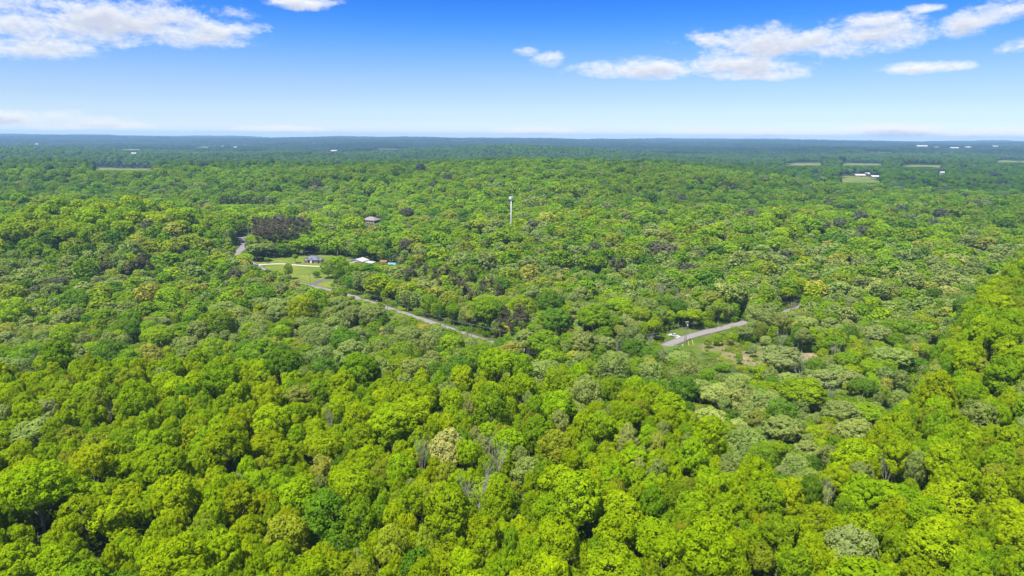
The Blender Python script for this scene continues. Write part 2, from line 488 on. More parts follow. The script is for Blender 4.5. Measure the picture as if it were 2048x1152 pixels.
def cone_arrays(seed, n, size):
    r = np.random.default_rng(seed)
    z = 1.5 + 17.5 * (1 - np.sqrt(r.uniform(0, 1, n)))
    a = r.uniform(0, 6.283, n)
    w = (1 - (z - 1.5) / 18.5) * 4.0 * (0.82 + 0.18 * np.sin(z * 3.3 + np.sin(a * 3) * 1.2)) * r.uniform(0.8, 1.05, n)
    d = np.stack([np.cos(a), np.sin(a), np.full(n, 0.45)], 1)
    P = np.stack([np.cos(a) * w, np.sin(a) * w, z], 1)
    V, F = leaf_quads(P, unit(d), size, r, 0.5)
    sh = np.repeat(r.uniform(0.8, 1.2, n), 4)
    return V, F, np.stack([sh, sh, sh], 1)
def shrub_arrays(seed, n, size):
    r = np.random.default_rng(seed)
    m = 12
    C = np.stack([r.normal(0, 1.5, m), r.normal(0, 1.5, m), r.uniform(0.8, 2.4, m)], 1); q = r.uniform(0.9, 1.6, m)
    i = r.integers(0, m, n); d = unit(r.normal(0, 1, (n, 3)))
    P = C[i] + d * q[i][:, None]
    P[:, 2] = np.maximum(P[:, 2], 0.1)
    V, F = leaf_quads(P, d, size, r, 0.45)
    sh = np.repeat(r.uniform(0.8, 1.2, n), 4)
    return V, F, np.stack([sh, sh, sh], 1)
def blob_arrays(seed, sub=2):
    bm = bmesh.new()
    bmesh.ops.create_icosphere(bm, subdivisions=sub, radius=1.0)
    V = np.array([v.co[:] for v in bm.verts]); F = np.array([[v.index for v in f.verts] for f in bm.faces])
    bm.free()
    r = np.random.default_rng(seed)
    k = r.normal(0, 1, (6, 3)) * 2.4; ph = r.uniform(0, 6.28, 6)
    dsp = np.sin(V @ k.T + ph).sum(1) / 6
    V = V * (1 + 0.22 * dsp + r.normal(0, 0.075, len(V)))[:, None]
    V = V * np.array([5.0, 5.0, 6.0]) + np.array([0, 0, 13.5])
    sh = r.uniform(0.8, 1.2, len(V))
    return V, F, np.stack([sh, sh, sh], 1)
def trunk_mb(seed, limbs=7, h=19.0, r0=0.34, crown_r=3.2, z0=6.5):
    r = random.Random(seed)
    m = MB()
    lean = (r.uniform(-.5, .5), r.uniform(-.5, .5))
    m.tube([(0, 0, -1.2), (lean[0] * .1, lean[1] * .1, 0.6), (lean[0] * .5, lean[1] * .5, h * .5), (lean[0], lean[1], h * .9)], [r0 * 1.5, r0, r0 * .72, r0 * .2], 6)
    for i in range(limbs):
        a = 2 * math.pi * (i + r.uniform(-.3, .3)) / limbs * 2.4
        z = z0 + (h * .55 - z0 * .4) * i / limbs
        L = crown_r * r.uniform(.8, 1.1)
        p0 = Vector((lean[0] * z / h, lean[1] * z / h, z))
        p1 = p0 + Vector((math.cos(a) * L * .5, math.sin(a) * L * .5, L * .55)); p2 = p0 + Vector((math.cos(a) * L, math.sin(a) * L, L * 1.15))
        m.tube([p0, p1, p2], [r0 * .42, r0 * .27, r0 * .08], 5)
    return m
def bare_branches(seed, spread=0.5, h=15.0):
    """fan of leafless limbs, in two generations"""
    r = random.Random(seed)
    m = MB()
    def grow(p, d, L, rad, gen):
        q1 = p + d * (L * .5) + Vector((r.uniform(-.2, .2), r.uniform(-.2, .2), 0)) * L * .2
        d2 = (d + Vector((r.uniform(-.25, .25), r.uniform(-.25, .25), .25))).normalized()
        q2 = q1 + d2 * (L * .5)
        m.tube([p, q1, q2], [rad, rad * .75, rad * .35], 4 if gen else 5)
        if gen < 3:
            for k in range(3 if gen else 4):
                t = r.uniform(.35, 1.0)
                b = p.lerp(q1, t * 2) if t < .5 else q1.lerp(q2, t * 2 - 1)
                a = r.uniform(0, 6.28); sp = r.uniform(.25, .65)
                dd = (d2 + Vector((math.cos(a) * sp, math.sin(a) * sp, r.uniform(0, .35)))).normalized()
                grow(b, dd, L * r.uniform(.45, .7), rad * .5, gen + 1)
    for i in range(6):
        a = 6.283 * i / 6 + r.uniform(-.4, .4)
        sp = spread * r.uniform(.5, 1.2)
        grow(Vector((0, 0, h * .30 + r.uniform(0, 3))), Vector((math.cos(a) * sp, math.sin(a) * sp, 1)).normalized(), h * .42, 0.08, 0)
    return m

FORMS = ['round', 'broad', 'tall', 'ragged', 'feather', 'round', 'broad', 'ragged', 'tall', 'feather', 'full', 'full']
HI = [crown_arrays(100 + i, f, 12500, 0.27, 0.24) for i, f in enumerate(FORMS)]
MID = [crown_arrays(200 + i, f, 1350, 0.78, 0.36) for i, f in enumerate(FORMS[:5] + ['full', 'full'])]
LOW = [blob_arrays(300 + i) for i in range(5)]
NHI, NMID, NLOW = len(HI), len(MID), len(LOW)
TRUNKS = [trunk_mb(10 + i) for i in range(4)]
def set_shade(me, col, n):
    a = me.attributes.new('shade', 'FLOAT_COLOR', 'POINT')
    full = np.ones((n, 4), np.float32); full[:len(col), :3] = col
    a.data.foreach_set('color', full.ravel())
def leaf_mesh(name, arr):
    V, F, col = arr
    me = mesh_np(name, V, F, [LEAF])
    set_shade(me, col, len(V))
    return me
CROWN_ME = [leaf_mesh('broadleaf_crown', a) for a in HI]
TRUNK_ME = [t.mesh('broadleaf_trunk', BARK) for t in TRUNKS]
PALETRUNK_ME = trunk_mb(55, 8, 18, 0.36, 4.0, 5.0).mesh('pale_trunk', PALEBARK)
PINE_ME = [leaf_mesh('pine_crown', pine_arrays(400 + i, 900, 0.42)) for i in range(3)]
PINETRUNK_ME = [trunk_mb(60 + i, 5, 20, 0.24, 1.8, 11).mesh('pine_trunk', simple('pine_bark', (0.17, 0.13, 0.11), .9, .25, 1.0)) for i in range(2)]
CONE_ME = leaf_mesh('cone_crown', cone_arrays(450, 3200, 0.40))
SHRUB = [shrub_arrays(470 + i, 700, 0.32) for i in range(3)]
SHRUB_ME = [leaf_mesh('shrub_foliage', a) for a in SHRUB]
STEM_ME = MB().tube([(0, 0, -.4), (.1, 0, 1), (.2, .1, 2)], [.1, .08, .03], 5).mesh('shrub_stem', BARK)
BARE_ME = [bare_branches(500 + i, [0.35, .55, .45][i]).mesh('bare_branches', PALEBARK) for i in range(3)]
BARETRUNK_ME = MB().tube([(0, 0, -1), (.1, 0, 2), (.0, .1, 8.5)], [.30, .22, .14], 6).mesh('bare_trunk', PALEBARK)

PAL = {   # leaf colours
    'yellow green': (0.186, 0.284, 0.003), 'bright green': (0.160, 0.265, 0.004), 'mid green': (0.122, 0.225, 0.006), 'deep green': (0.080, 0.172, 0.010),
    'olive': (0.172, 0.238, 0.016), 'tan green': (0.225, 0.262, 0.042), 'grey green': (0.170, 0.240, 0.066), 'pale green': (0.25, 0.31, 0.095),
    'cream': (0.36, 0.37, 0.11), 'brown': (0.134, 0.124, 0.082)}
PN = list(PAL)
PC = np.array([PAL[k] for k in PN]) * np.array([1.30, 1.20, 1.0])
PC[-1] = (0.125, 0.128, 0.075)
HILLMIX = np.array([.34, .42, .12, .02, .075, .015, .01, 0, 0, 0])
VALEMIX = np.array([.03, .13, .25, .10, .07, .04, .38, 0, 0, 0])
MIDMIX = np.array([.15, .35, .24, .07, .08, .025, .075, 0, 0, .01])

# ------------------------------------------------------------------ clearings, roads (world coordinates from the survey of the view)
G = ground_at
def path_pts(px, lift=0.0):
    return [G(a, b, lift) for a, b in px]
ROAD_PX = [(440, 540), (478, 506), (488, 492), (486, 480), (500, 471), (540, 467)]
road_far = path_pts([(492, 520), (474, 508), (487, 494), (486, 482), (483, 476), (500, 470), (530, 467)])
road_main = path_pts([(492, 520), (540, 546), (590, 565), (640, 577), (700, 592), (790, 622), (880, 652), (985, 687), (1090, 709), (1180, 717), (1249, 713), (1318, 697), (1380, 673), (1480, 648), (1600, 616), (1622, 596), (1634, 584)])
drive_side = path_pts([(622, 572), (632, 566), (645, 560), (657, 557)])
drive_house = path_pts([(500, 535), (520, 530), (545, 528.3), (570, 528.3), (600, 531), (640, 533), (672, 531)])
drive_cross = path_pts([(1368, 680), (1352, 672.5), (1338, 669)])
def smooth_path(P, n=8):
    P = [np.asarray(p, float) for p in P]
    out = []
    for i in range(len(P) - 1):
        p0, p1, p2, p3 = P[max(i - 1, 0)], P[i], P[i + 1], P[min(i + 2, len(P) - 1)]
        for k in range(n):
            t = k / n
            out.append(0.5 * ((2 * p1) + (-p0 + p2) * t + (2 * p0 - 5 * p1 + 4 * p2 - p3) * t * t + (-p0 + 3 * p1 - 3 * p2 + p3) * t ** 3))
    out.append(P[-1])
    return np.array(out)
R_MAIN, R_FAR = smooth_path(road_main, 12), smooth_path(road_far, 8)
R_SIDE, R_HOUSE, R_CROSS = smooth_path(drive_side, 6), smooth_path(drive_house, 8), smooth_path(drive_cross, 5)
def strip(name, path, w, mat, lift, across=4, sub=1):
    C = path[:, :2]
    T = np.gradient(C, axis=0); T /= np.linalg.norm(T, axis=1, keepdims=True)
    Nn = np.stack([-T[:, 1], T[:, 0]], 1)
    V = []
    for k in range(across + 1):
        P = C + Nn * (k / across - .5) * w
        V.append(np.column_stack([P, H(P[:, 0], P[:, 1]) + lift]))
    V = np.stack(V, 1).reshape(-1, 3)
    n, a = len(C), across + 1
    F = [(i * a + k, (i + 1) * a + k, (i + 1) * a + k + 1, i * a + k + 1) for i in range(n - 1) for k in range(across)]
    o = link(name, mesh_np(name, V, np.array(F), [mat], None, True))
    o['kind'] = 'structure'
    return o
def poly_px(pts, lift=0.0): return np.array([G(a, b, lift)[:2] for a, b in pts])
def in_poly(x, y, P):
    ins = np.zeros(np.shape(x), bool)
    for i in range(len(P)):
        ax, ay = P[i]; bx, by = P[(i + 1) % len(P)]
        ins ^= ((ay > y) != (by > y)) & (x < (bx - ax) * (y - ay) / (by - ay + 1e-12) + ax)
    return ins
def patch(name, P, mat, step, lift, ragged=0.0):
    """ground sheet of the polygon P (world), draped on the terrain, with an uneven edge"""
    x0, y0 = P.min(0) - step; x1, y1 = P.max(0) + step
    nx, ny = int((x1 - x0) / step) + 2, int((y1 - y0) / step) + 2
    gx, gy = np.meshgrid(x0 + np.arange(nx) * step, y0 + np.arange(ny) * step, indexing='ij')
    wx = gx + ragged * 2 * fbm(gx, gy, 14, 71); wy = gy + ragged * 2 * fbm(gx, gy, 14, 93)
    cx, cy_ = (wx[:-1, :-1] + wx[1:, 1:]) / 2, (wy[:-1, :-1] + wy[1:, 1:]) / 2
    ok = in_poly(cx, cy_, P)
    V = np.column_stack([gx.ravel(), gy.ravel(), (H(gx, gy) + lift).ravel()])
    i, j = np.nonzero(ok)
    F = np.stack([i * ny + j, (i + 1) * ny + j, (i + 1) * ny + j + 1, i * ny + j + 1], 1)
    used = np.unique(F); remap = np.full(len(V), -1); remap[used] = np.arange(len(used))
    o = link(name, mesh_np(name, V[used], remap[F], [mat], None, True))
    o['kind'] = 'structure'
    return o
LAWN_P = poly_px([(494, 532), (516, 521), (556, 514), (600, 512), (668, 510), (700, 520), (712, 532), (690, 548), (668, 558), (668, 584), (640, 577), (588, 562), (560, 552)])
VERGE_P = poly_px([(1318, 668), (1352, 660), (1400, 659), (1490, 642), (1488, 656), (1440, 668), (1420, 690), (1402, 712), (1425, 740), (1500, 750), (1540, 748), (1530, 770), (1440, 775), (1395, 735), (1330, 715), (1325, 698), (1315, 690)])
MEADOW_P = poly_px([(1398, 694), (1412, 682), (1440, 676), (1478, 688), (1520, 692), (1590, 706), (1650, 708), (1660, 724), (1628, 734), (1560, 732), (1520, 745), (1478, 738), (1440, 716), (1412, 706)])
FIELDS_PX = [[(188, 341), (192, 336), (300, 337), (304, 341)], [(1565, 332), (1585, 327), (1640, 325), (1645, 331)],
             [(1682, 331), (1690, 326), (1765, 327), (1765, 332)], [(1800, 334), (1840, 330), (1885, 331), (1885, 335)],
             [(1680, 366), (1684, 352), (1712, 352), (1752, 356), (1760, 366)], 
             [(240, 301), (250, 298), (285, 299), (285, 301.5)], [(385, 297), (395, 293.5), (420, 293.5), (420, 297)], [(1990, 325), (2000, 321), (2060, 322), (2060, 326)],
             [(760, 300), (765, 297.5), (800, 298), (800, 300)]]
def wobble(P, amt=0.07):
    """break straight field edges into uneven ones"""
    r, out = np.random.default_rng(len(P)), []
    for i in range(len(P)):
        a, b = P[i], P[(i + 1) % len(P)]
        L = np.linalg.norm(b - a)
        for k in range(6): out.append(a + (b - a) * k / 6 + r.normal(0, amt * L * .5, 2))
    return np.array(out)
FIELDS = [wobble(poly_px(f)) for f in FIELDS_PX]

# points that must stay open to view
TARGETS = []
def keep_view(p, zoff=0.3, slack=0.0): TARGETS.append((p[0], p[1], h1(p[0], p[1]) + zoff, slack))
def path_targets(px_list, dz=0.2, step=9):
    for (a, b), (c, d) in zip(px_list[:-1], px_list[1:]):
        n = max(1, int(math.hypot(c - a, d - b) / step))
        for k in range(n + 1):
            keep_view(G(a + (c - a) * k / n, b + (d - b) * k / n), dz)
def grid_targets(px_poly, step):
    P = np.array(px_poly, float)
    for yy in np.arange(P[:, 1].min(), P[:, 1].max() + .01, step[1]):
        for xx in np.arange(P[:, 0].min(), P[:, 0].max() + .01, step[0]):
            if in_poly(np.array([xx]), np.array([yy]), P)[0]: keep_view(G(xx, yy), 0.3)
path_targets([(474, 509), (487, 494), (486, 482), (484, 476), (500, 470)])
path_targets([(596, 566), (640, 577), (660, 582)]); path_targets([(697, 593), (712, 599)]); path_targets([(728, 603), (742, 608)])
path_targets([(783, 620), (880, 652), (985, 687)]); path_targets([(1330, 693), (1380, 673), (1484, 647)]); path_targets([(1566, 625), (1598, 616)])
path_targets([(1368, 680), (1340, 669)])
grid_targets([(505, 531), (520, 522), (600, 514), (640, 520), (662, 556), (655, 580), (600, 562), (560, 548)], (8, 5))
grid_targets([(1345, 685), (1400, 668), (1480, 655), (1425, 690), (1500, 705), (1635, 715), (1560, 730), (1478, 735), (1500, 748), (1440, 752), (1380, 705)], (9, 5))
for f in FIELDS_PX: grid_targets(f, (5, 1.2))

# ------------------------------------------------------------------ sites of the buildings and poles
BSITE, SITE_CLEAR = {}, []
def site(key, px, py, clear, seen=(), lift=0.0):
    p = G(px, py, lift)
    BSITE[key] = p
    SITE_CLEAR.append((p[0], p[1], clear))
    for (a, b) in seen: 
        q = G(px, py, lift); d = ray(a, b); s = math.hypot(q[0], q[1]) / math.hypot(d[0], d[1])
        v = CAM + d * s
        TARGETS.append((v[0], v[1], v[2], 0))
site('house', 627, 524.5, 13, [(612, 522), (620, 523), (630, 523), (640, 521)])
site('workshop', 719, 529.5, 14, [(702, 524), (710, 524), (718, 524), (728, 525), (736, 525), (746, 527)])
site('mast', 716, 519, 1.5)
site('blue', 785, 532.5, 6, [(777, 530), (785, 530), (792, 530)])
site('red', 768, 528, 4.5, [(764, 525), (770, 525)])
site('lodge', 743, 447.5, 17, [(732, 446), (738, 447), (745, 447), (752, 446), (756, 443)])
site('tower', 1022, 452, 4, [(1022, 449)], 16.0)
_t = BSITE['tower']; _d = ray(1022, 394.5); BSITE_TOP = float(CAM[2] + _d[2] * math.hypot(_t[0], _t[1]) / math.hypot(_d[0], _d[1]))
site('pole1', 621, 575, 1, [(621, 570), (621, 560)])
site('pole2', 775, 625, 1.5, [(775, 612), (775, 604)])
site('pole3', 943, 678, 1.5, [(943, 670), (943, 660)])
site('pole4', 1160, 713, 1.5)
site('pole5', 1369, 686, 1, [(1369, 684)])
site('pole6', 1372, 683, 1, [(1372, 680)])
site('pole7', 497, 470, 1.5, [(497, 464), (497, 456)])
site('flag', 606.5, 551.5, 1, [(606, 548)])
site('car', 1347, 673, 4, [(1347, 673)])
site('guy1', 1378, 691, 1); site('guy2', 1387, 690, 1); site('pedestal', 1365, 693, 1, [(1365, 693)])
site('farm1', 1719, 353.5, 20, [(1711, 353), (1719, 353), (1727, 353)])
site('farm2', 1735, 350.5, 14, [(1732, 350), (1738, 350)])
site('farm3', 1750, 356, 18, [(1744, 355), (1750, 355), (1756, 355)])
site('farm4', 1729, 351.5, 14, [(1729, 351)])
FARBUILD = [(268, 309.5, 30, 'white building far off on the left, above the long field'), (75, 290, 40, 'white speck of a building at the far left horizon'),
            (445, 294.5, 34, 'small white building left of the far pale field'), (472, 296.5, 40, 'pale building just beside the small white one at the left horizon'),
            (629, 288, 36, 'white building highest on the left horizon'), (668, 304, 40, 'white building low in the far woods left of the middle'),
            (1843, 294.5, 95, 'long white warehouse on the right horizon'), (1873, 296, 40, 'white building just right of the long far warehouse'),
            (1884, 349.5, 18, 'small pale house in the woods right of the far farm'), (1908, 298, 70, 'pale building second right of the far warehouse'),
            (1937, 296.5, 60, 'pinkish white building third right of the far warehouse'), (1990, 294.5, 80, 'pale building at the far right horizon')]
for k, (a, b, L, _) in enumerate(FARBUILD):
    w = L * 1409 / max(300.0, np.hypot(*G(a, b)[:2])) / 2
    site('far%d' % k, a, b, L * .8, [(a - w, b - 1), (a, b - 1), (a + w, b - 1)])

# ------------------------------------------------------------------ forest placement
SPECIAL = []      # (kind, x, y, radius) trees placed one by one
def canopy_at(px, py, lift): return G(px, py, lift)
def blocked(x, y, pad=1.0):
    b = np.zeros(np.shape(x), bool)
    for P in [LAWN_P, MEADOW_P, VERGE_P] + FIELDS: b |= in_poly(x, y, P)
    for path, w in ((R_MAIN, 7.0), (R_FAR, 7.0), (R_SIDE, 4), (R_HOUSE, 4), (R_CROSS, 5)):
        for q in path[::2]: b |= (x - q[0]) ** 2 + (y - q[1]) ** 2 < (w + pad) ** 2
    for sx, sy, sr in SITE_CLEAR: b |= (x - sx) ** 2 + (y - sy) ** 2 < (sr + pad) ** 2
    for k, sx, sy, sr in SPECIAL:
        b |= (x - sx) ** 2 + (y - sy) ** 2 < sr ** 2
    return b
def clip_heights(x, y, z, h, r, T=None):
    """lower trees that would stand in the line of sight to open ground"""
    h = h.copy()
    for (tx, ty, tz, sl) in (T if T is not None else TARGETS):
        L2 = tx * tx + ty * ty; L = math.sqrt(L2)
        t = (x * tx + y * ty) / L2
        off = np.abs(x * ty - y * tx) / L
        m = (t > 0.02) & (t < 1.0) & (off < r * 0.95)
        top = CAM[2] + (tz - CAM[2]) * np.clip(t - 0.4 * r / L, 0, 1) - z
        h[m] = np.minimum(h[m], np.maximum(top[m], 0))
    return h

SPECS = []     # filled below: name, kind, pixel, lift, scale...
def sp(kind, px, py, h, r, label, pal=None, lift=None, view=True, var=None):
    lf = h * 0.6 if lift is None else lift
    p = G(px, py, lf)
    SPECS.append(dict(kind=kind, p=p, h=h, r=r, label=label, pal=pal, px=px, py=py, var=var))
    SPECIAL.append((kind, p[0], p[1], r * 0.9))
    if view:
        TARGETS.append((p[0], p[1], p[2] + lf * 0.9, 0)); 
# leafless trees
for a in [(845, 935, 15, 2.2, 'slim grey leafless tree left of the cream blossoming tree'), (955, 1012, 16, 4.2, 'large grey leafless tree with fanned branches near the bottom middle'),
          (992, 945, 15, 3, 'leafless forked tree just right of the cream blossoming tree'), (76, 738, 15, 3, 'grey leafless snag on the ridge at the far left'),
          (455, 474, 15, 4, 'pale leafless tree left of the bend in the far road'), (474, 466, 14, 3, 'pale leafless tree close beside the bend in the far road'),
          (1322, 590, 16, 4, 'tall grey leafless tree behind the junction with the driveway'), (1358, 598, 13, 3, 'lesser grey leafless tree behind the junction, right of the tall one'),
          (1600, 747, 15, 4.5, 'grey leafless tree right of the big pale green tree by the meadow'), (1668, 712, 13, 3.5, 'pale leafless tree at the right end of the dry meadow'),
          (1560, 686, 13, 3.5, 'whitish leafless tree at the back edge of the dry meadow'), (1322, 722, 13, 3, 'grey leafless tree in front of the left end of the crossing road'),
          (1300, 690, 12, 3, 'pale leafless tree beside the left end of the crossing road'), (1237, 703, 11, 3, 'grey leafless tree just beyond the crest in the middle'),
          (1585, 620, 11, 4, 'bare grey crown beside the far end of the crossing road'), (1660, 800, 11, 3, 'grey leafless tree low in the gully at the right'),
          (1705, 530, 13, 3.5, 'pale leafless tree behind the right ridge'), (1450, 480, 14, 3, 'slim bare tree in the middle of the right hill'),
          (660, 850, 11, 2.4, 'grey snag among the green crowns of the left ridge'), (218, 843, 10, 2, 'thin whitish snag on the left slope'),
          (1770, 960, 10, 2.2, 'bare grey tree on the lower right slope'), (1650, 1010, 12, 2.5, 'bare brownish tree low in the right hollow')]:
    sp('bare', a[0], a[1], a[2], a[3], a[4])
# blossoming and pale trees
for a in [(895, 915, 19, 4.3, 'cream blossoming tree near the bottom middle', 'cream'), (1700, 1115, 17, 4.4, 'whitish green tree at the bottom edge on the right', 'pale green'),
          (1568, 955, 12, 2.9, 'small whitish green tree in the right hollow', 'pale green'), (15, 682, 15, 5, 'whitish blossoming tree at the left edge behind the ridge', 'pale green'),
          (125, 645, 16, 5, 'large pale green tree behind the left ridge', 'pale green'), (150, 632, 16, 4.5, 'pale green tree just right of the large pale one on the left', 'pale green'),
          (325, 650, 13, 4.6, 'whitish tree behind the middle of the left ridge', 'pale green'), (590, 578, 19, 3.6, 'tall cream tree in front of the lawn', 'cream'),
          (92, 833, 14, 3.4, 'whitish blossoming tree on the left slope', 'pale green'), (763, 668, 12, 4, 'cream tree below the road bank', 'cream'),
          (590, 672, 10, 3, 'small whitish tree behind the left ridge crest', 'pale green'), (690, 655, 12, 3.4, 'pale tree in the dip left of the road', 'pale green'),
          (1560, 722, 20, 9, 'broad pale green tree in front of the dry meadow', 'pale green'), (1650, 765, 16, 7, 'pale feathery tree in front of the gully on the right', 'pale green'),
          (1700, 765, 15, 6, 'pale feathery tree nearest the right ridge', 'pale green'), (1755, 672, 16, 6.5, 'pale green tree in the valley left of the right ridge', 'pale green'),
          (1700, 610, 15, 4, 'pale green tree in the middle of the right valley', 'pale green'), (1785, 590, 14, 5, 'cream green tree in the right valley', 'tan green'),
          (1788, 556, 13, 4, 'whitish tree far back in the right valley', 'pale green'), (1955, 508, 14, 4.6, 'whitish blossoming tree on top of the right ridge', 'pale green'),
          (1250, 650, 16, 4.5, 'whitish tree left of the crossing road', 'pale green'), (1215, 690, 12, 4, 'pale tree by the road bend in the middle', 'pale green'),
          (1420, 602, 19, 7.5, 'broad pale olive tree behind the crossing road', 'tan green'), (1510, 845, 14, 3.8, 'tan tree on the shoulder of the middle ridge', 'tan green'),
          (1600, 820, 13, 4, 'pale green tree in the gully mouth', 'grey green'), (1120, 560, 14, 3.4, 'small cream tree on the middle hill', 'cream'),
          (1958, 742, 12, 3.2, 'cream tree on the right slope', 'tan green'), (600, 800, 15, 4.6, 'tan blossoming tree on the left ridge', 'tan green')]:
    sp('pale', a[0], a[1], a[2], a[3], a[4], a[5])
# single trees of the lawn and the meadow
for a in [('broad', 533, 523, 6, 2.0, 'small bright tree on the lawn above the white drive', 'yellow green'), ('broad', 591, 521, 9, 2.7, 'bright green tree on the lawn left of the brick house', 'bright green'),
          ('full', 633, 551, 6.0, 3.2, 'round dark bush on the lawn below the brick house', 'deep green'), ('full', 577, 548, 15, 3.6, 'conical green tree at the lower left corner of the lawn', 'bright green'),
          ('full', 656, 545, 17, 6.2, 'large green tree right of the brick house', 'bright green'), ('full', 686, 547, 18, 6.0, 'broad green tree behind the end of the white drive', 'mid green'),
          ('full', 516, 555, 10, 3.8, 'green tree at the left tip of the lawn', 'mid green'), ('full', 676, 558, 12, 4.2, 'dark green tree where the side drive enters the wood', 'deep green'), ('full', 1434, 684, 8, 3.0, 'round yellow green sapling on the dry meadow', 'yellow green'),
          ('full', 1415, 690, 7, 2.2, 'slim sapling at the left end of the dry meadow', 'olive'), ('full', 1460, 684, 8, 2.5, 'thin olive sapling on the dry meadow right of the round one', 'olive'),
          ('full', 1494, 700, 8, 1.9, 'narrow bright sapling in the middle of the dry meadow', 'bright green'), ('full', 1478, 722, 7, 1.8, 'narrow green sapling at the front edge of the dry meadow', 'mid green'),
          ('full', 1505, 706, 9, 2.2, 'grey green sapling right of the narrow bright one on the meadow', 'grey green'), ('full', 1444, 738, 5, 3.8, 'dark green bush in front of the dry meadow', 'mid green'),
          ('shrub', 1376, 706, 1.8, 1.3, 'small dark bush on the green verge', 'deep green'), ('full', 1542, 672, 11, 4.2, 'bright yellow tree behind the dry meadow', 'yellow green'),
          ('full', 1410, 640, 9, 3.4, 'bright yellow tree behind the crossing road', 'yellow green'), ('shrub', 1500, 742, 3.2, 2.6, 'low green bush right of the dark one before the meadow', 'bright green'),
          ('broad', 1640, 652, 13, 2.8, 'narrow pointed green tree right of the meadow', 'bright green'), ('broad', 272, 684, 19, 5.2, 'dark blue green tree standing up on the left ridge', 'deep green')]:
    sp(a[0], a[1], a[2], a[3], a[4], a[5], a[6], lift=0.3 * a[3] if a[0] != 'shrub' else 0.5)
# brown pines
PINES = []
def pine_cluster(pts, h, label, group):
    for i, (px, py) in enumerate(pts):
        p = G(px, py, h * 0.8)
        hh = h * random.uniform(.9, 1.1)
        SPECS.append(dict(kind='pine', p=p, h=hh, r=h * .17, label=label, pal='brown', px=px, py=py, group=group, var=None))
        SPECIAL.append(('pine', p[0], p[1], 3.0))
        TARGETS.append((p[0], p[1], p[2] + h * .45, 0))
rr = random.Random(3)
stand = []
for row, (y, x0, x1, n) in enumerate([(440, 514, 616, 12), (446, 508, 622, 13), (453, 508, 612, 12), (461, 511, 596, 10), (468, 516, 572, 6)]):
    for k in range(n): stand.append((x0 + (x1 - x0) * k / (n - 1) + rr.uniform(-3, 3), y + rr.uniform(-1.5, 1.5)))
pine_cluster(stand, 24, 'brown pine in the dense stand behind the far road', 'brown pines in the stand behind the far road')
strip_ = [(443 + k * 8.5 + rr.uniform(-2, 2), 399 + rr.uniform(-2, 2)) for k in range(13)]
pine_cluster(strip_, 19, 'dark brown pine in the row far up the left hill', 'brown pines in a row far up the left hill')
mid_ = [(812, 548), (828, 540), (852, 535), (866, 545), (880, 556), (905, 552), (918, 560), (930, 572), (942, 548), (893, 535), (940, 585), (965, 570), (985, 560), (996, 575), (838, 522), (790, 512), (806, 516), (1236, 530), (1226, 520), (1244, 522)]
pine_cluster(mid_, 18, 'brown pine among green trees in the middle of the valley', 'brown pines scattered in the middle of the valley')
low_ = [(1000, 640), (1012, 632), (1022, 642), (1032, 634), (1044, 640), (1052, 628), (1006, 622), (1038, 622)]
pine_cluster(low_, 17, 'brown pine in the clump above the road', 'brown pines in the clump above the road')
left_ = [(205, 528), (216, 524), (262, 528), (276, 524), (288, 518), (300, 526), (254, 534)]
pine_cluster(left_, 17, 'brown pine in the hollow of the left hill', 'brown pines in the hollow of the left hill')

# near wood: crowns touching one another
def near_forest():
    pts, cell = [], {}
    def ok(x, y, r):
        cx, cy_ = int(x // 8), int(y // 8)
        for i in range(cx - 2, cx + 3):
            for j in range(cy_ - 2, cy_ + 3):
                for k in cell.get((i, j), ()):
                    q = pts[k]
                    if (q[0] - x) ** 2 + (q[1] - y) ** 2 < ((q[2] + r) * 0.68) ** 2: return False
        return True
    n = 60000
    Y_ = np.sqrt(rng.uniform(45 ** 2, 560 ** 2, n)); A_ = rng.uniform(-0.98, 0.98, n)
    X_ = Y_ * A_ + rng.uniform(-40, 40, n) * (Y_ < 160)
    R_ = rng.gamma(8, 0.405, n).clip(2.1, 6.2)
    R_ = np.concatenate([np.sort(R_[:2500])[::-1] * 1.05, R_[2500:] * 0.95])
    R_ = np.where(hill_dist(X_, Y_) < -4, R_ * 1.4, R_)
    bl = blocked(X_, Y_, 0.5)
    for x, y, r, b in zip(X_, Y_, R_, bl):
        if b: continue
        if ok(x, y, r):
            pts.append((x, y, r)); cell.setdefault((int(x // 8), int(y // 8)), []).append(len(pts) - 1)
    return np.array(pts)
def grid_forest(y0, y1, step, amax):
    ys = np.arange(y0, y1, step)
    xs = np.arange(-amax * y1, amax * y1, step)
    gx, gy = np.meshgrid(xs, ys)
    gx = gx + rng.uniform(-.46, .46, gx.shape) * step; gy = gy + rng.uniform(-.46, .46, gy.shape) * step
    m = (np.abs(gx) < amax * gy + 30) & (rng.uniform(0, 1, gx.shape) > 0.02)
    x, y = gx[m], gy[m]
    k = ~blocked(x, y, 0.0)
    return x[k], y[k]
NF = near_forest()
x1_, y1_ = grid_forest(560, 1650, 10.2, 0.92)
x2_, y2_ = grid_forest(1650, 4300, 13.0, 0.86)
N0, N1, N2 = len(NF), len(x1_), len(x2_)
x = np.concatenate([NF[:, 0], x1_, x2_]); y = np.concatenate([NF[:, 1], y1_, y2_])
r = np.concatenate([NF[:, 2], rng.gamma(11, 0.54, N1).clip(3.2, 10.0), rng.gamma(18, 0.40, N2).clip(4.5, 11)])
z = H(x, y)
hd = hill_dist(x, y)
h = (8.2 + r * 2.15) * rng.uniform(0.84, 1.2, len(x))
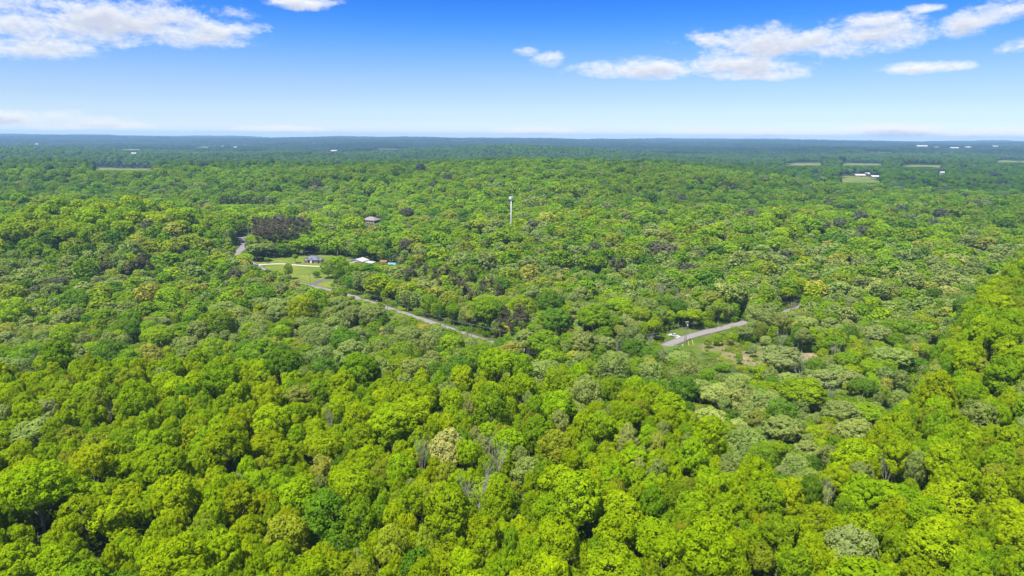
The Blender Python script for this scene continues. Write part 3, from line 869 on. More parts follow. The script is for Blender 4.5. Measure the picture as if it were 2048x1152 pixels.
# valley floor: shorter mixed trees
relz = np.clip(sst(3, 18, z), 0, 1)
h *= 0.84 + 0.16 * relz
h = np.where((hd < -1) & (hd > -60) & (x > 70), h * .8, h)
h0 = h
h = clip_heights(x, y, z, h, r)
lowd = h < 5.5
keep = h > 1.1
keep &= ~((hd > -17) & (hd < -2) & (x > 95) & (x < 260) & (rng.uniform(0, 1, len(x)) < .75))
r = np.where(h < h0 * .8, r * np.clip(h / h0 + .25, .3, 1), r)
# colours
onhill = sst(-5, 12, hd) + sst(12, 24, z) * (np.hypot(x, y) > 420)
onhill = np.clip(onhill + 0.25 * fbm(x, y, 90, 41), 0, 1)
far_ = sst(500, 900, np.hypot(x, y))
u = rng.uniform(0, 1, len(x))
patchn = fbm(x, y, 45, 55) * 0.55
mixm = HILLMIX[None] * onhill[:, None] + (1 - onhill)[:, None] * (VALEMIX[None] * (1 - far_)[:, None] + MIDMIX[None] * far_[:, None])
gully = (hd < -1) & (hd > -170) & (x > 70) & (y < 700) & (y > 230)     # ground below the right ridge: paler, greyer leaf mix
mixm = np.where(gully[:, None], np.array([.03, .10, .22, .10, .05, .03, .43, .04, 0, 0]) * np.ones((len(x), 1)), mixm)
cum = np.cumsum(mixm, 1); cum /= cum[:, -1:]
pal = (np.clip(u + patchn, 0, .9999)[:, None] > cum).sum(1)
tint = PC[pal] * rng.uniform(0.86, 1.14, (len(x), 1)) * (1 + rng.normal(0, .035, (len(x), 3)))
rot = rng.uniform(0, 6.283, len(x))
hi_var = rng.integers(0, NHI - 2, len(x))
full_ = rng.uniform(0, 1, len(x)) < 0.04 + 0.5 * (1 - onhill)
hi_var = np.where(full_, NHI - 2 + rng.integers(0, 2, len(x)), hi_var)
hi_var[(pal == 6) & ~full_] = np.where(rng.uniform(0, 1, ((pal == 6) & ~full_).sum()) < .6, 4, hi_var[(pal == 6) & ~full_])

# the 300 broadleaf trees that show largest are single objects
cpx, cpy, dep = project(np.column_stack([x, y, z + h * .72]))
_, topy, _ = project(np.column_stack([x, y, z + h * .98]))
size = r / np.maximum(dep, 1)
vis = (cpx > -10) & (cpx < 2058) & (topy < 1140) & (np.arange(len(x)) < N0) & keep & ~lowd
order = np.argsort(np.where(vis, -size, 1))
SINGLE = order[:300]
is_single = np.zeros(len(x), bool); is_single[SINGLE] = True

# ------------------------------------------------------------------ ground sheet
def build_terrain():
    n = 420
    t = np.linspace(-1, 1, n)
    xs = np.sign(t) * (np.abs(t) * 420 + (np.abs(t) ** 4) * 12600)
    s = np.linspace(0, 1, n)
    ys = -500 + s * 1300 + (s ** 4) * 12400
    gx, gy = np.meshgrid(xs, ys, indexing='ij')
    V = np.column_stack([gx.ravel(), gy.ravel(), H(gx, gy).ravel()])
    i, j = np.meshgrid(np.arange(n - 1), np.arange(n - 1), indexing='ij')
    i, j = i.ravel(), j.ravel()
    F = np.stack([i * n + j, (i + 1) * n + j, (i + 1) * n + j + 1, i * n + j + 1], 1)
    o = link('ground', mesh_np('ground', V, F, [ground_material()], None, True))
    o['kind'] = 'structure'
build_terrain()
patch('lawn', LAWN_P, LAWN, 2.0, 0.10, 2.5)
patch('grass_verge', VERGE_P, VERGE, 2.0, 0.08, 3.0)
patch('dry_meadow', MEADOW_P, MEADOW, 2.0, 0.13, 4.0)
for f in FIELDS: patch('pasture', f, PASTURE, max(6.0, (f.max(0) - f.min(0)).max() / 60), 0.5)
strip('road_shoulder', R_MAIN, 9.4, SHOULDER, 0.16)
strip('road', R_MAIN, 6.6, ASPHALT, 0.22)
strip('far_road', R_FAR, 6.4, ASPHALT, 0.235)
strip('road_marking', R_MAIN, 0.3, PAINTLINE, 0.25, 1)
strip('side_drive', R_SIDE, 4.6, DARKASPHALT, 0.20)
strip('house_drive', R_HOUSE, 3.6, CONCRETE, 0.20)
strip('cross_drive', R_CROSS, 4.4, CONCRETE, 0.19)

# ------------------------------------------------------------------ the wood: rest of the trees as one mass
def build_wood(name, protos, X_, Y_, Z_, kind, scl, rot_, tint_, mats):
    """protos: list of (V, [(F, material index)], shade). One object: its own mesh holds the patterns and the points"""
    Vs, Fs4, Fs3, M4, M3, pid, shade = [], [], [], [], [], [], []
    off = 0
    for k, (V, parts, sh) in enumerate(protos):
        Vs.append(V)
        for F, mi in parts:
            if F.shape[1] == 4: Fs4.append(F + off); M4.append(np.full(len(F), mi))
            else: Fs3.append(F + off); M3.append(np.full(len(F), mi))
        pid.append(np.full(len(V), k)); shade.append(sh); off += len(V)
    n0 = off
    V = np.vstack(Vs + [np.column_stack([X_, Y_, Z_])])
    F = [np.vstack(Fs4) if Fs4 else np.zeros((0, 4), int), np.vstack(Fs3) if Fs3 else np.zeros((0, 3), int)]
    mi = np.concatenate(M4 + M3)
    me = mesh_np(name, V, F, mats, mi)
    n = len(V)
    def put(nm, typ, arr, key):
        me.attributes.new(nm, typ, 'POINT').data.foreach_set(key, np.ascontiguousarray(arr).ravel())
    put('proto', 'INT', np.concatenate(pid + [np.full(len(X_), -1)]).astype(np.int32), 'value')
    put('kind', 'INT', np.concatenate([np.full(n0, -1), kind]).astype(np.int32), 'value')
    put('spin', 'FLOAT', np.concatenate([np.zeros(n0), rot_]).astype(np.float32), 'value')
    put('size', 'FLOAT_VECTOR', np.vstack([np.ones((n0, 3)), scl]).astype(np.float32), 'vector')
    t4 = np.ones((n, 4), np.float32); t4[n0:, :3] = tint_
    put('tint', 'FLOAT_COLOR', t4, 'color')
    set_shade(me, np.vstack(shade), n)
    o = link(name, me)
    ng = bpy.data.node_groups.new(name + '_scatter', 'GeometryNodeTree')
    ng.interface.new_socket('Geometry', in_out='INPUT', socket_type='NodeSocketGeometry')
    ng.interface.new_socket('Geometry', in_out='OUTPUT', socket_type='NodeSocketGeometry')
    nd, lk = ng.nodes, ng.links
    gi, go = nd.new('NodeGroupInput'), nd.new('NodeGroupOutput')
    def attr(nm, typ):
        a = nd.new('GeometryNodeInputNamedAttribute'); a.data_type = typ; a.inputs['Name'].default_value = nm
        return a.outputs['Attribute']
    def eq(sock, v):
        c = nd.new('FunctionNodeCompare'); c.data_type = 'INT'; c.operation = 'EQUAL'
        lk.new(sock, [i for i in c.inputs if i.type == 'INT'][0]); [i for i in c.inputs if i.type == 'INT'][1].default_value = v
        return c.outputs[0]
    pa, ka = attr('proto', 'INT'), attr('kind', 'INT')
    sp_ = nd.new('GeometryNodeSeparateGeometry'); sp_.domain = 'POINT'
    lk.new(gi.outputs[0], sp_.inputs[0]); lk.new(eq(pa, -1), sp_.inputs[1])
    cx = nd.new('ShaderNodeCombineXYZ'); lk.new(attr('spin', 'FLOAT'), cx.inputs[2])
    er = nd.new('FunctionNodeEulerToRotation'); lk.new(cx.outputs[0], er.inputs[0])
    sa = attr('size', 'FLOAT_VECTOR')
    jn = nd.new('GeometryNodeJoinGeometry')
    for k in range(len(protos)):
        s2 = nd.new('GeometryNodeSeparateGeometry'); s2.domain = 'POINT'
        lk.new(gi.outputs[0], s2.inputs[0]); lk.new(eq(pa, k), s2.inputs[1])
        ip = nd.new('GeometryNodeInstanceOnPoints')
        lk.new(sp_.outputs[0], ip.inputs['Points']); lk.new(eq(ka, k), ip.inputs['Selection'])
        lk.new(s2.outputs[0], ip.inputs['Instance']); lk.new(er.outputs[0], ip.inputs['Rotation']); lk.new(sa, ip.inputs['Scale'])
        lk.new(ip.outputs[0], jn.inputs[0])
    lk.new(jn.outputs[0], go.inputs[0])
    md = o.modifiers.new('scatter', 'NODES'); md.node_group = ng
    o['kind'] = 'stuff'
    return o
def with_trunk(arr, tm):
    V, F, sh = arr
    parts = [(F, 0)]
    if tm is not None:
        TV, TF = tm.arrays()
        parts += [(f + len(V), 1) for f in TF if len(f)]
        V = np.vstack([V, TV]); sh = np.vstack([sh, np.ones((len(TV), 3))])
    return V, parts, sh
def grove(seed, n, half):
    """a patch of far wood: lumpy crowns side by side"""
    q = np.random.default_rng(seed)
    bm = bmesh.new(); bmesh.ops.create_icosphere(bm, subdivisions=1, radius=1.0)
    bv = np.array([v.co[:] for v in bm.verts]); bf = np.array([[v.index for v in f.verts] for f in bm.faces]); bm.free()
    Vs, Fs, S_ = [], [], []
    for k in range(n):
        R_ = q.uniform(5, 9.5)
        c = np.array([q.uniform(-half, half), q.uniform(-half, half), q.uniform(7, 14)])
        v = bv * np.array([R_, R_, R_ * q.uniform(.7, 1.1)]) * (1 + q.normal(0, .1, (len(bv), 1))) + c
        Vs.append(v); Fs.append(bf + len(bv) * k); S_.append(np.repeat((np.array([[1, 1, 1]]) * q.uniform(.65, 1.3) * (1 + q.normal(0, .1, (1, 3)))), len(bv), 0))
    return np.vstack(Vs), [(np.vstack(Fs), 0)], np.vstack(S_)
protos = [with_trunk(a, TRUNKS[i % 4]) for i, a in enumerate(HI)] + [with_trunk(a, TRUNKS[i % 4]) for i, a in enumerate(MID)] + [with_trunk(a, None) for a in LOW] + [with_trunk(a, None) for a in SHRUB]
dist = np.hypot(x, y)
kind = np.where(dist < 470, hi_var, np.where(dist < 1650, NHI + np.where(full_, 5 + hi_var % 2, hi_var % 5), NHI + NMID + hi_var % NLOW))
kind = np.where(lowd, NHI + NMID + NLOW + hi_var % 3, kind)
sxy = r / 5.0; szz = h / 20.0
sxy = np.where(lowd, np.maximum(r, 2.2) / 3.0, sxy); szz = np.where(lowd, h / 3.8, szz)
sel = keep & ~is_single
tint = np.where((dist > 1650)[:, None], tint * np.array([0.22, 0.32, 0.8]), tint)  # far crowns coloured darker, for the self-shadow their closed shapes lack
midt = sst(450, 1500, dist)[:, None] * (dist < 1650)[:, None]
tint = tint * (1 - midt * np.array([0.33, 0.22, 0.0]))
vale = ((1 - onhill) * (dist < 1650))[:, None]
tint = tint * (1 - vale * np.array([0.02, 0.0, 0])) + vale * np.array([0, 0, 0.004])
big = 1 + 0.45 * fbm(x, y, 260, 61)[:, None] * sst(400, 900, dist)[:, None]
tint = tint * big
far_n = 0
# far groves
ys = np.arange(4250, 12900, 72.0); tx, ty = [], []
for yy in ys:
    xx = np.arange(-.84 * yy, .84 * yy, 72.0 + (yy - 4250) * .004)
    tx.append(xx + rng.uniform(-30, 30, len(xx))); ty.append(yy + rng.uniform(-30, 30, len(xx)))
tx, ty = np.concatenate(tx), np.concatenate(ty)
clear_ = fbm(tx, ty, 420, 77) + 0.25 * fbm(tx, ty, 150, 78)
k = (clear_ < 0.235) & ~blocked(tx, ty)
tx, ty = tx[k], ty[k]
tz = H(tx, ty) - 1.0
gs = clip_heights(tx, ty, tz, np.full(len(tx), 22.0), np.full(len(tx), 42.0)) / 22.0
k = gs > 0.12
tx, ty, tz, gs = tx[k], ty[k], tz[k], gs[k]
gp = rng.choice(len(PN), len(tx), p=np.array([.08, .2, .3, .22, .07, .02, .1, 0, 0, .01]))
gt = PC[gp] * rng.uniform(.75, 1.2, (len(tx), 1)) * np.array([0.12, 0.18, 0.8]) * (1 + 0.9 * fbm(tx, ty, 900, 63)[:, None])  # groves darkened too, self-shadow put into the leaf colour
ngrove = 4
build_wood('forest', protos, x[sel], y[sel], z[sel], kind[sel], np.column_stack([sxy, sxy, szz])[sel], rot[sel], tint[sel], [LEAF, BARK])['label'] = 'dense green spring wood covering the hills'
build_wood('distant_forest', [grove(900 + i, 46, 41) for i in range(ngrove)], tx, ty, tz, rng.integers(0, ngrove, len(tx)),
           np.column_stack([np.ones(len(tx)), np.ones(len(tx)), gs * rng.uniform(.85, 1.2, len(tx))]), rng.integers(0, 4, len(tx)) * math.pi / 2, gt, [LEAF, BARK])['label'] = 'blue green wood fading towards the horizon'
# undergrowth of the near wood and road banks
nu = 5200
uy = np.sqrt(rng.uniform(60 ** 2, 640 ** 2, nu)); ux = uy * rng.uniform(-.95, .95, nu)
ku = ~blocked(ux, uy, -1.5)
ux, uy = ux[ku], uy[ku]; uz = H(ux, uy)
uh = clip_heights(ux, uy, uz, rng.uniform(1.5, 5.0, len(ux)), np.full(len(ux), 2.5))
ok_ = uh > .7
ux, uy, uz, uh = ux[ok_], uy[ok_], uz[ok_], uh[ok_]
# rough scrub on the dry meadow and the verge in front of it
bx = rng.uniform(MEADOW_P[:, 0].min() - 10, MEADOW_P[:, 0].max(), 2600); by = rng.uniform(VERGE_P[:, 1].min(), MEADOW_P[:, 1].max(), 2600)
kb = (in_poly(bx, by, MEADOW_P) & (rng.uniform(0, 1, 2600) < .05 + .5 * (fbm(bx, by, 18, 83) > .1))) | (in_poly(bx, by, VERGE_P) & (fbm(bx, by, 22, 87) > .03))
for q in R_MAIN: kb &= (bx - q[0]) ** 2 + (by - q[1]) ** 2 > 11 ** 2
for q in R_CROSS: kb &= (bx - q[0]) ** 2 + (by - q[1]) ** 2 > 6 ** 2
bx, by = bx[kb][:420], by[kb][:420]
ux, uy, uz, uh = np.append(ux, bx), np.append(uy, by), np.append(uz, H(bx, by)), np.append(uh, rng.uniform(.5, 1.7, len(bx)))
ut = PC[rng.choice(5, len(ux), p=[.1, .3, .3, .2, .1])] * rng.uniform(.8, 1.15, (len(ux), 1))
us = rng.uniform(.7, 1.5, len(ux))
if len(bx):
    us[-len(bx):] = rng.uniform(.2, .55, len(bx)); ut[-len(bx):] = PC[rng.choice([1, 4, 6, 5], len(bx))] * .9
build_wood('undergrowth', [with_trunk(a, None) for a in SHRUB], ux, uy, uz, rng.integers(0, 3, len(ux)), np.column_stack([us, us, uh / 3.8]), rng.uniform(0, 6.28, len(ux)), ut, [LEAF, BARK])['label'] = 'low green undergrowth beneath the trees'

# ------------------------------------------------------------------ single trees
LABELS = {}
def ordinal(n):
    w = ['first', 'second', 'third', 'fourth', 'fifth', 'sixth', 'seventh', 'eighth', 'ninth', 'tenth', 'eleventh', 'twelfth', 'thirteenth', 'fourteenth', 'fifteenth', 'sixteenth', 'seventeenth', 'eighteenth', 'nineteenth', 'twentieth']
    if n <= 20: return w[n - 1]
    t = {20: 'twenty', 30: 'thirty', 40: 'forty', 50: 'fifty'}[n // 10 * 10]
    return t + 'ieth'.replace('ieth', '-' + w[n % 10 - 1]) if n % 10 else {30: 'thirtieth', 40: 'fortieth', 50: 'fiftieth'}[n]
def plant(name, p, parts, scl, rz, tint_, label, cat, group):
    t = thing(name, tuple(p), label, cat, group, rz)
    t.scale = scl
    for nm, me in parts:
        c = link(nm, me, t)
        if tint_ is not None and nm in ('crown', 'foliage'): c['tint'] = [float(v) for v in tint_]
    return t
# labels of the 300: by look, then by the landmark tree they stand beside, else by their rank along the slope
LAND = [s for s in SPECS if s['kind'] in ('bare', 'pale') and s['py'] > 700]
SHORT = {845: 'slim grey leafless tree', 955: 'large fanned leafless tree', 992: 'leafless forked tree', 895: 'cream blossoming tree', 1700: 'whitish green tree at the bottom edge',
         1568: 'small whitish tree in the hollow', 92: 'whitish blossoming tree on the left slope', 600: 'tan blossoming tree on the left ridge', 660: 'grey snag of the left ridge', 218: 'thin whitish snag',
         1770: 'bare grey tree of the right slope', 1650: 'bare brownish tree in the hollow', 1958: 'cream tree of the right slope', 1510: 'tan tree on the middle shoulder'}
def tone(i): return PN[pal[i]].replace(' ', '-')
def form(i): return {'tall': 'narrow ', 'broad': 'broad ', 'ragged': 'ragged ', 'feather': 'feathery ', 'round': 'rounded ', 'full': 'tall '}[FORMS[hi_var[i]]]
labels300, used_, rest = {}, set(), []
rs = r[SINGLE]
q1, q2 = np.quantile(rs, .3), np.quantile(rs, .72)
def girth(i): return 'small ' if r[i] < q1 else 'large ' if r[i] > q2 else ''
for i in sorted(SINGLE, key=lambda i: min([math.hypot(cpx[i] - s['px'], (cpy[i] - s['py']) * 1.3) for s in LAND if s['px'] in SHORT])):
    near = []
    for s in LAND:
        if s['px'] not in SHORT: continue
        dx, dy = cpx[i] - s['px'], cpy[i] - s['py']
        d = math.hypot(dx, dy * 1.3)
        if d < 230:
            side = ('right of' if dx > 0 else 'left of') if abs(dx) > abs(dy) * 1.2 else ('in front of' if dy > 0 else 'behind')
            near.append((d, ('close ' if d < 75 and side == 'behind' else 'right ' if d < 75 and side == 'in front of' else '') + side, SHORT[s['px']]))
    for d, side, nm in sorted(near)[:2]:
        key = girth(i) + form(i) + tone(i) + ' tree ' + side + ' the ' + nm
        if key not in used_ and len(key.split()) <= 16:
            used_.add(key); labels300[i] = key
            break
    else: rest.append(i)
third = lambda i: 'left' if cpx[i] < 683 else ('middle' if cpx[i] < 1365 else 'right')
def band(i): return ['bottom edge', 'lower slope', 'mid slope', 'upper slope'][0 if cpy[i] > 1020 else 1 if cpy[i] > 920 else 2 if cpy[i] > 830 else 3]
grp = {}
for i in rest: grp.setdefault((girth(i) + form(i) + tone(i), third(i), band(i)), []).append(i)
for (nm, th, bd), ids in grp.items():
    ids.sort(key=lambda i: cpx[i])
    where = {'bottom edge': 'along the bottom edge', 'lower slope': 'low on the near slope', 'mid slope': 'halfway up the near slope', 'upper slope': 'high on the near slope'}[bd]
    tail = {'left': 'at left', 'middle': 'at centre', 'right': 'at right'}[th]
    for q, i in enumerate(ids):
        labels300[i] = (ordinal(q + 1) + ' ' if len(ids) > 1 else '') + nm + ' tree ' + (('from the left ') if len(ids) > 1 else '') + where + ' ' + tail
for i in SINGLE:
    plant('broadleaf_tree', (x[i], y[i], z[i]), [('trunk', TRUNK_ME[i % 4]), ('crown', CROWN_ME[hi_var[i]])], (r[i] / 5, r[i] / 5, h[i] / 20), rot[i], tint[i],
          labels300[i], 'tree', 'green broadleaf trees of the near ridge')
pine_rank = {}
for s in SPECS:
    if s['kind'] == 'pine': pine_rank.setdefault(s['group'], []).append(s)
for g, L in pine_rank.items():
    L.sort(key=lambda s: s['px'])
    for k, s in enumerate(L): s['label'] = ordinal(k + 1) + ' ' + s['label'].replace(' pine ', ' pine from the left ', 1)
for n, s in enumerate(SPECS):
    k, p, hh, rr_ = s['kind'], s['p'], s['h'], s['r']
    rz = (n * 2.399) % 6.283
    q = rng.uniform(.95, 1.1) * (1.25 if s['pal'] == 'yellow green' or ('meadow' in s['label'] and k != 'pale') else 1)
    if k == 'bare':
        plant('bare_tree', p, [('trunk', BARETRUNK_ME), ('branches', BARE_ME[n % 3])], (rr_ / 3.6, rr_ / 3.6, hh / 14), rz, None, s['label'], 'bare tree', 'leafless grey trees')
    elif k == 'pale':
        v = [4, 9, 0, 5, 3][n % 5]
        plant('pale_tree', p, [('trunk', PALETRUNK_ME), ('crown', CROWN_ME[v])], (rr_ / 5, rr_ / 5, hh / 20), rz, np.array(PAL[s['pal']]) * q, s['label'], 'pale tree', 'pale and blossoming trees')
    elif k == 'pine':
        plant('pine_tree', p, [('trunk', PINETRUNK_ME[n % 2]), ('crown', PINE_ME[n % 3])], (hh / 20, hh / 20, hh / 22), rz, np.array(PAL['brown']) * rng.uniform(.75, 1.2), s['label'], 'pine', s['group'])
    elif k == 'cone':
        plant('conical_tree', p, [('trunk', TRUNK_ME[n % 4]), ('crown', CONE_ME)], (rr_ / 4, rr_ / 4, hh / 19), rz, np.array(PAL[s['pal']]) * q, s['label'], 'tree', None)
    elif k == 'shrub':
        plant('bush', p, [('stem', STEM_ME), ('foliage', SHRUB_ME[n % 3])], (rr_ / 3, rr_ / 3, hh / 3.8), rz, np.array(PAL[s['pal']]) * q, s['label'], 'bush', None)
    else:
        plant('broadleaf_tree' if 'bush' not in s['label'] else 'bush', p, [('trunk', TRUNK_ME[n % 4]), ('crown', CROWN_ME[10 + n % 2 if k == 'full' else [0, 5, 4, 3][n % 4]])], (rr_ / 5, rr_ / 5, hh / 20), rz, np.array(PAL[s['pal']]) * q, s['label'], 'tree', None)

# ------------------------------------------------------------------ buildings
def gable_roof(mb, x0, x1, y0, y1, z, hh, axis='x', over=0.5, th=0.18):
    """two pitched slabs over the rectangle; ridge along axis"""
    if axis == 'x':
        ym = (y0 + y1) / 2
        for (ya, s) in ((y0 - over, 1), (y1 + over, -1)):
            zz = z - over * hh / (ym - y0)
            P = [(x0 - over, ya, zz), (x1 + over, ya, zz), (x1 + over, ym, z + hh), (x0 - over, ym, z + hh)]
            Q = [(p[0], p[1], p[2] + th) for p in P]
            mb.add(P + Q, [(0, 1, 2, 3), (4, 5, 6, 7), (0, 1, 5, 4), (1, 2, 6, 5), (2, 3, 7, 6), (3, 0, 4, 7)])
    else:
        xm = (x0 + x1) / 2
        for xa in (x0 - over, x1 + over):
            zz = z - over * hh / (xm - x0)
            P = [(xa, y0 - over, zz), (xa, y1 + over, zz), (xm, y1 + over, z + hh), (xm, y0 - over, z + hh)]
            Q = [(p[0], p[1], p[2] + th) for p in P]
            mb.add(P + Q, [(0, 1, 2, 3), (4, 5, 6, 7), (0, 1, 5, 4), (1, 2, 6, 5), (2, 3, 7, 6), (3, 0, 4, 7)])
    return mb
def hip_roof(mb, x0, x1, y0, y1, z, hh, over=0.6):
    x0 -= over; x1 += over; y0 -= over; y1 += over
    d = min(x1 - x0, y1 - y0) / 2 * 0.96
    ym = (y0 + y1) / 2
    mb.add([(x0, y0, z), (x1, y0, z), (x1, y1, z), (x0, y1, z), (x0, y0, z + .2), (x1, y0, z + .2), (x1, y1, z + .2), (x0, y1, z + .2), (x0 + d, ym, z + hh), (x1 - d, ym, z + hh)],
           [(0, 1, 2, 3), (0, 1, 5, 4), (1, 2, 6, 5), (2, 3, 7, 6), (3, 0, 4, 7), (4, 5, 9, 8), (6, 7, 8, 9)], [(5, 6, 9), (7, 4, 8)])
    return mb
def gable_wall(mb, x0, x1, y, z, hh, th=0.15):
    xm = (x0 + x1) / 2
    P = [(x0, y, z), (x1, y, z), (xm, y, z + hh)]
    return mb.add(P + [(a, y + th, c) for a, _, c in P], [(0, 1, 4, 3), (1, 2, 5, 4), (2, 0, 3, 5)], [(0, 1, 2), (5, 4, 3)])
def window(parent, x, y, z, w, h, face=-1, frame=None):
    f = MB()
    f.box((x, y + face * .05, z + h / 2 + .05), (w + .2, .1, .12)).box((x, y + face * .05, z - h / 2 - .05), (w + .2, .1, .12))
    f.box((x - w / 2 - .05, y + face * .05, z), (.1, .1, h - .02)).box((x + w / 2 + .05, y + face * .05, z), (.1, .1, h - .02))
    o = f.build('window', frame or WHITE, parent)
    MB().box((x, y + face * .02, z), (w, .04, h)).build('pane', GLASS, o)
    return o

def brick_house():
    p = BSITE['house']
    t = thing('brick_house', (p[0], p[1], p[2]), 'brick house with slate blue hip roof at the top of the lawn', 'house', None, math.radians(-14))
    t.scale = (.74, .74, .9)
    w = MB().box((0, 0, 1.2), (17, 9.5, 3.6)).box((-6.4, -6.0, 1.2), (5.6, 2.49, 3.6)).box((0.2, -5.6, 1.2), (3.8, 1.69, 3.6)).box((10.6, 0.8, 1.1), (4.19, 7.5, 3.4))
    w.build('wall', BRICK, t)
    r = MB(); hip_roof(r, -8.5, 8.5, -4.75, 4.75, 3.0, 4.0)
    gable_roof(r, -9.2, -3.6, -7.25, 0.0, 3.0, 2.5, 'y', .35); gable_roof(r, -1.7, 2.1, -6.45, 0.0, 3.0, 1.9, 'y', .3)
    hip_roof(r, 8.5, 12.7, -3.0, 4.55, 2.8, 2.3, .45)
    ro = r.build('roof', SHINGLE, t)
    MB().box((3.4, 1.4, 6.6), (0.9, 0.8, 2.0)).build('chimney', BRICK, ro)
    g = MB(); gable_wall(g, -9.2, -3.6, -7.27, 3.0, 2.35); gable_wall(g, -1.7, 2.1, -6.47, 3.0, 1.75)
    g.build('gable', simple('pale_siding', (.30, .28, .265), .8, .06), t)
    for (x_, y_, w_) in ((-6.4, -7.245, 2.6), (-3.0, -4.75, 1.2), (4.0, -4.75, 1.6), (6.8, -4.75, 1.6), (10.6, -2.95, 1.3)): window(t, x_, y_, 1.6, w_, 1.5)
    d = MB().box((0.2, -6.48, 1.15), (1.1, .08, 2.2)).build('door', simple('white_door', (.75, .74, .72), .5, .05), t)
    MB().box((0.6, -6.56, 1.1), (.08, .08, .16)).build('handle', GALV, d)
    for sx in (-1.3, 1.7): MB().box((sx, -6.75, 1.25), (.3, .3, 2.5)).build('porch_post', WHITE, t)
brick_house()

def workshop():
    p = BSITE['workshop']
    t = thing('workshop', tuple(p), 'white metal workshop with dark open bay behind the trees right of the lawn', 'workshop', None, math.radians(-20))
    MB().box((0, 5.9, 1.6), (13, .2, 5.2)).box((-6.4, 0, 1.6), (.2, 11.58, 5.2)).box((6.4, 0, 1.6), (.2, 11.58, 5.2)).box((-3.6, -5.9, 1.6), (5.8, .2, 5.2)).box((5.4, -5.9, 1.6), (2.2, .2, 5.2)).box((1.8, -5.9, 3.9), (4.98, .2, .6)).build('wall', WHITE, t)
    r = MB(); gable_roof(r, -6.5, 6.5, -6, 6, 4.2, 1.9, 'y', .5); r.build('roof', WHITE, t)
    g = MB(); gable_wall(g, -6.5, 6.5, -6.02, 4.2, 1.8); gable_wall(g, -6.5, 6.5, 5.85, 4.2, 1.8); g.build('gable', simple('pale_siding', (.30, .28, .265), .8, .06), t)
    MB().box((1.8, -5.2, 1.8), (4.9, .1, 3.6)).build('bay_shade', DARK, t)  # dark sheet set back in the open bay, stands for its unlit inside
    e = MB().box((10.6, 1, 1.2), (8.0, 7, 3.4)).build('lean_to', simple('pale_siding', (.30, .28, .265), .8, .06), t)
    m = MB().add([(6.6, -3, 3.3), (15, -3, 2.7), (15, 5, 2.9), (6.6, 5, 3.5), (6.6, -3, 3.45), (15, -3, 2.85), (15, 5, 3.05), (6.6, 5, 3.65)], [(0, 1, 2, 3), (4, 5, 6, 7), (0, 1, 5, 4), (1, 2, 6, 5), (2, 3, 7, 6), (3, 0, 4, 7)])
    m.build('lean_to_roof', WHITE, t)
    mast = thing('mast', tuple(BSITE['mast']), 'thin pale mast rising behind the white workshop', 'mast')
    MB().tube([(0, 0, -1), (0, 0, 15)], [.16, .09], 6).build('pole', GALV, mast)
    MB().box((0, 0, 14), (1.2, .08, .08)).build('crossbar', GALV, mast)
workshop()
def sheds():
    p = BSITE['blue']
    t = thing('blue_shed', tuple(p), 'blue tarped shelter at the wood edge right of the white workshop', 'shelter', None, math.radians(-10))
    m = MB()
    arc = [(math.cos(a) * 2.2, math.sin(a) * 2.6 + .9) for a in np.linspace(math.pi, 0, 9)]
    for i in range(8):
        (xa, za), (xb, zb) = arc[i], arc[i + 1]
        m.add([(-4, xa, za), (4, xa, za), (4, xb, zb), (-4, xb, zb)], [(0, 1, 2, 3)])
    m.box((0, -2.2, .3), (8, .06, 1.2)).box((0, 2.2, .3), (8, .06, 1.2))
    m.build('cover', BLUE, t)
    MB().add([(4, q[0], q[1]) for q in arc] + [(4, -2.2, 0), (4, 2.2, 0)], (), [(i, i + 1, 10) for i in range(4)] + [(i, i + 1, 9) for i in range(4, 8)] + [(4, 9, 10)]).build('end_panel', BLUE, t)
    for q in (-3.6, 3.6): MB().tube([(q, a[0] * .97, a[1] * .98) for a in arc], .06, 4).build('hoop', GALV, t)
    p = BSITE['red']
    t = thing('red_shed', tuple(p), 'low shed with red roof beside the blue tarped shelter', 'shed', None, math.radians(-10))
    MB().box((0, 0, 1.2), (6, 4, 2.6)).build('wall', LOGWALL, t)
    r = MB(); gable_roof(r, -3, 3, -2, 2, 2.5, 1.1, 'x', .4); r.build('roof', RED, t)
    MB().box((0, -2.03, 1.1), (1.2, .06, 2.0)).build('door', DARK, t)
sheds()
def lodge():
    p = BSITE['lodge']
    t = thing('lodge', tuple(p), 'lodge with tan hip roof and pale porch posts deep in the woods', 'house', None, math.radians(-24))
    MB().box((0, 0, 2.4), (17, 12, 6.0)).build('wall', LOGWALL, t)
    r = MB(); hip_roof(r, -8.5, 8.5, -6, 6, 5.4, 4.2, 1.9); r.build('roof', TANROOF, t)
    MB().box((0, -7.2, 2.2), (20.2, 2.3, .3)).box((9.3, .2, 2.2), (1.5, 12.4, .3)).build('deck', simple('pale_deck', (.28, .24, .2), .85, .1), t)
    for i in range(8):
        MB().box((-9.4 + i * 2.7, -8.1, 2.7), (.28, .28, 5.3)).build('porch_post', WHITE, t)
    for i in range(3):
        MB().box((9.85, -3.5 + i * 4.2, 2.7), (.28, .28, 5.3)).build('porch_post', WHITE, t)
    for i in range(6): window(t, -7.0 + i * 2.75, -6.0, 3.8, 1.8, 2.1)
    rail = MB().box((0, -8.2, 3.3), (20, .08, .1)).box((0, -8.2, 2.8), (20, .08, .1))
    rail.build('railing', WHITE, t)
lodge()

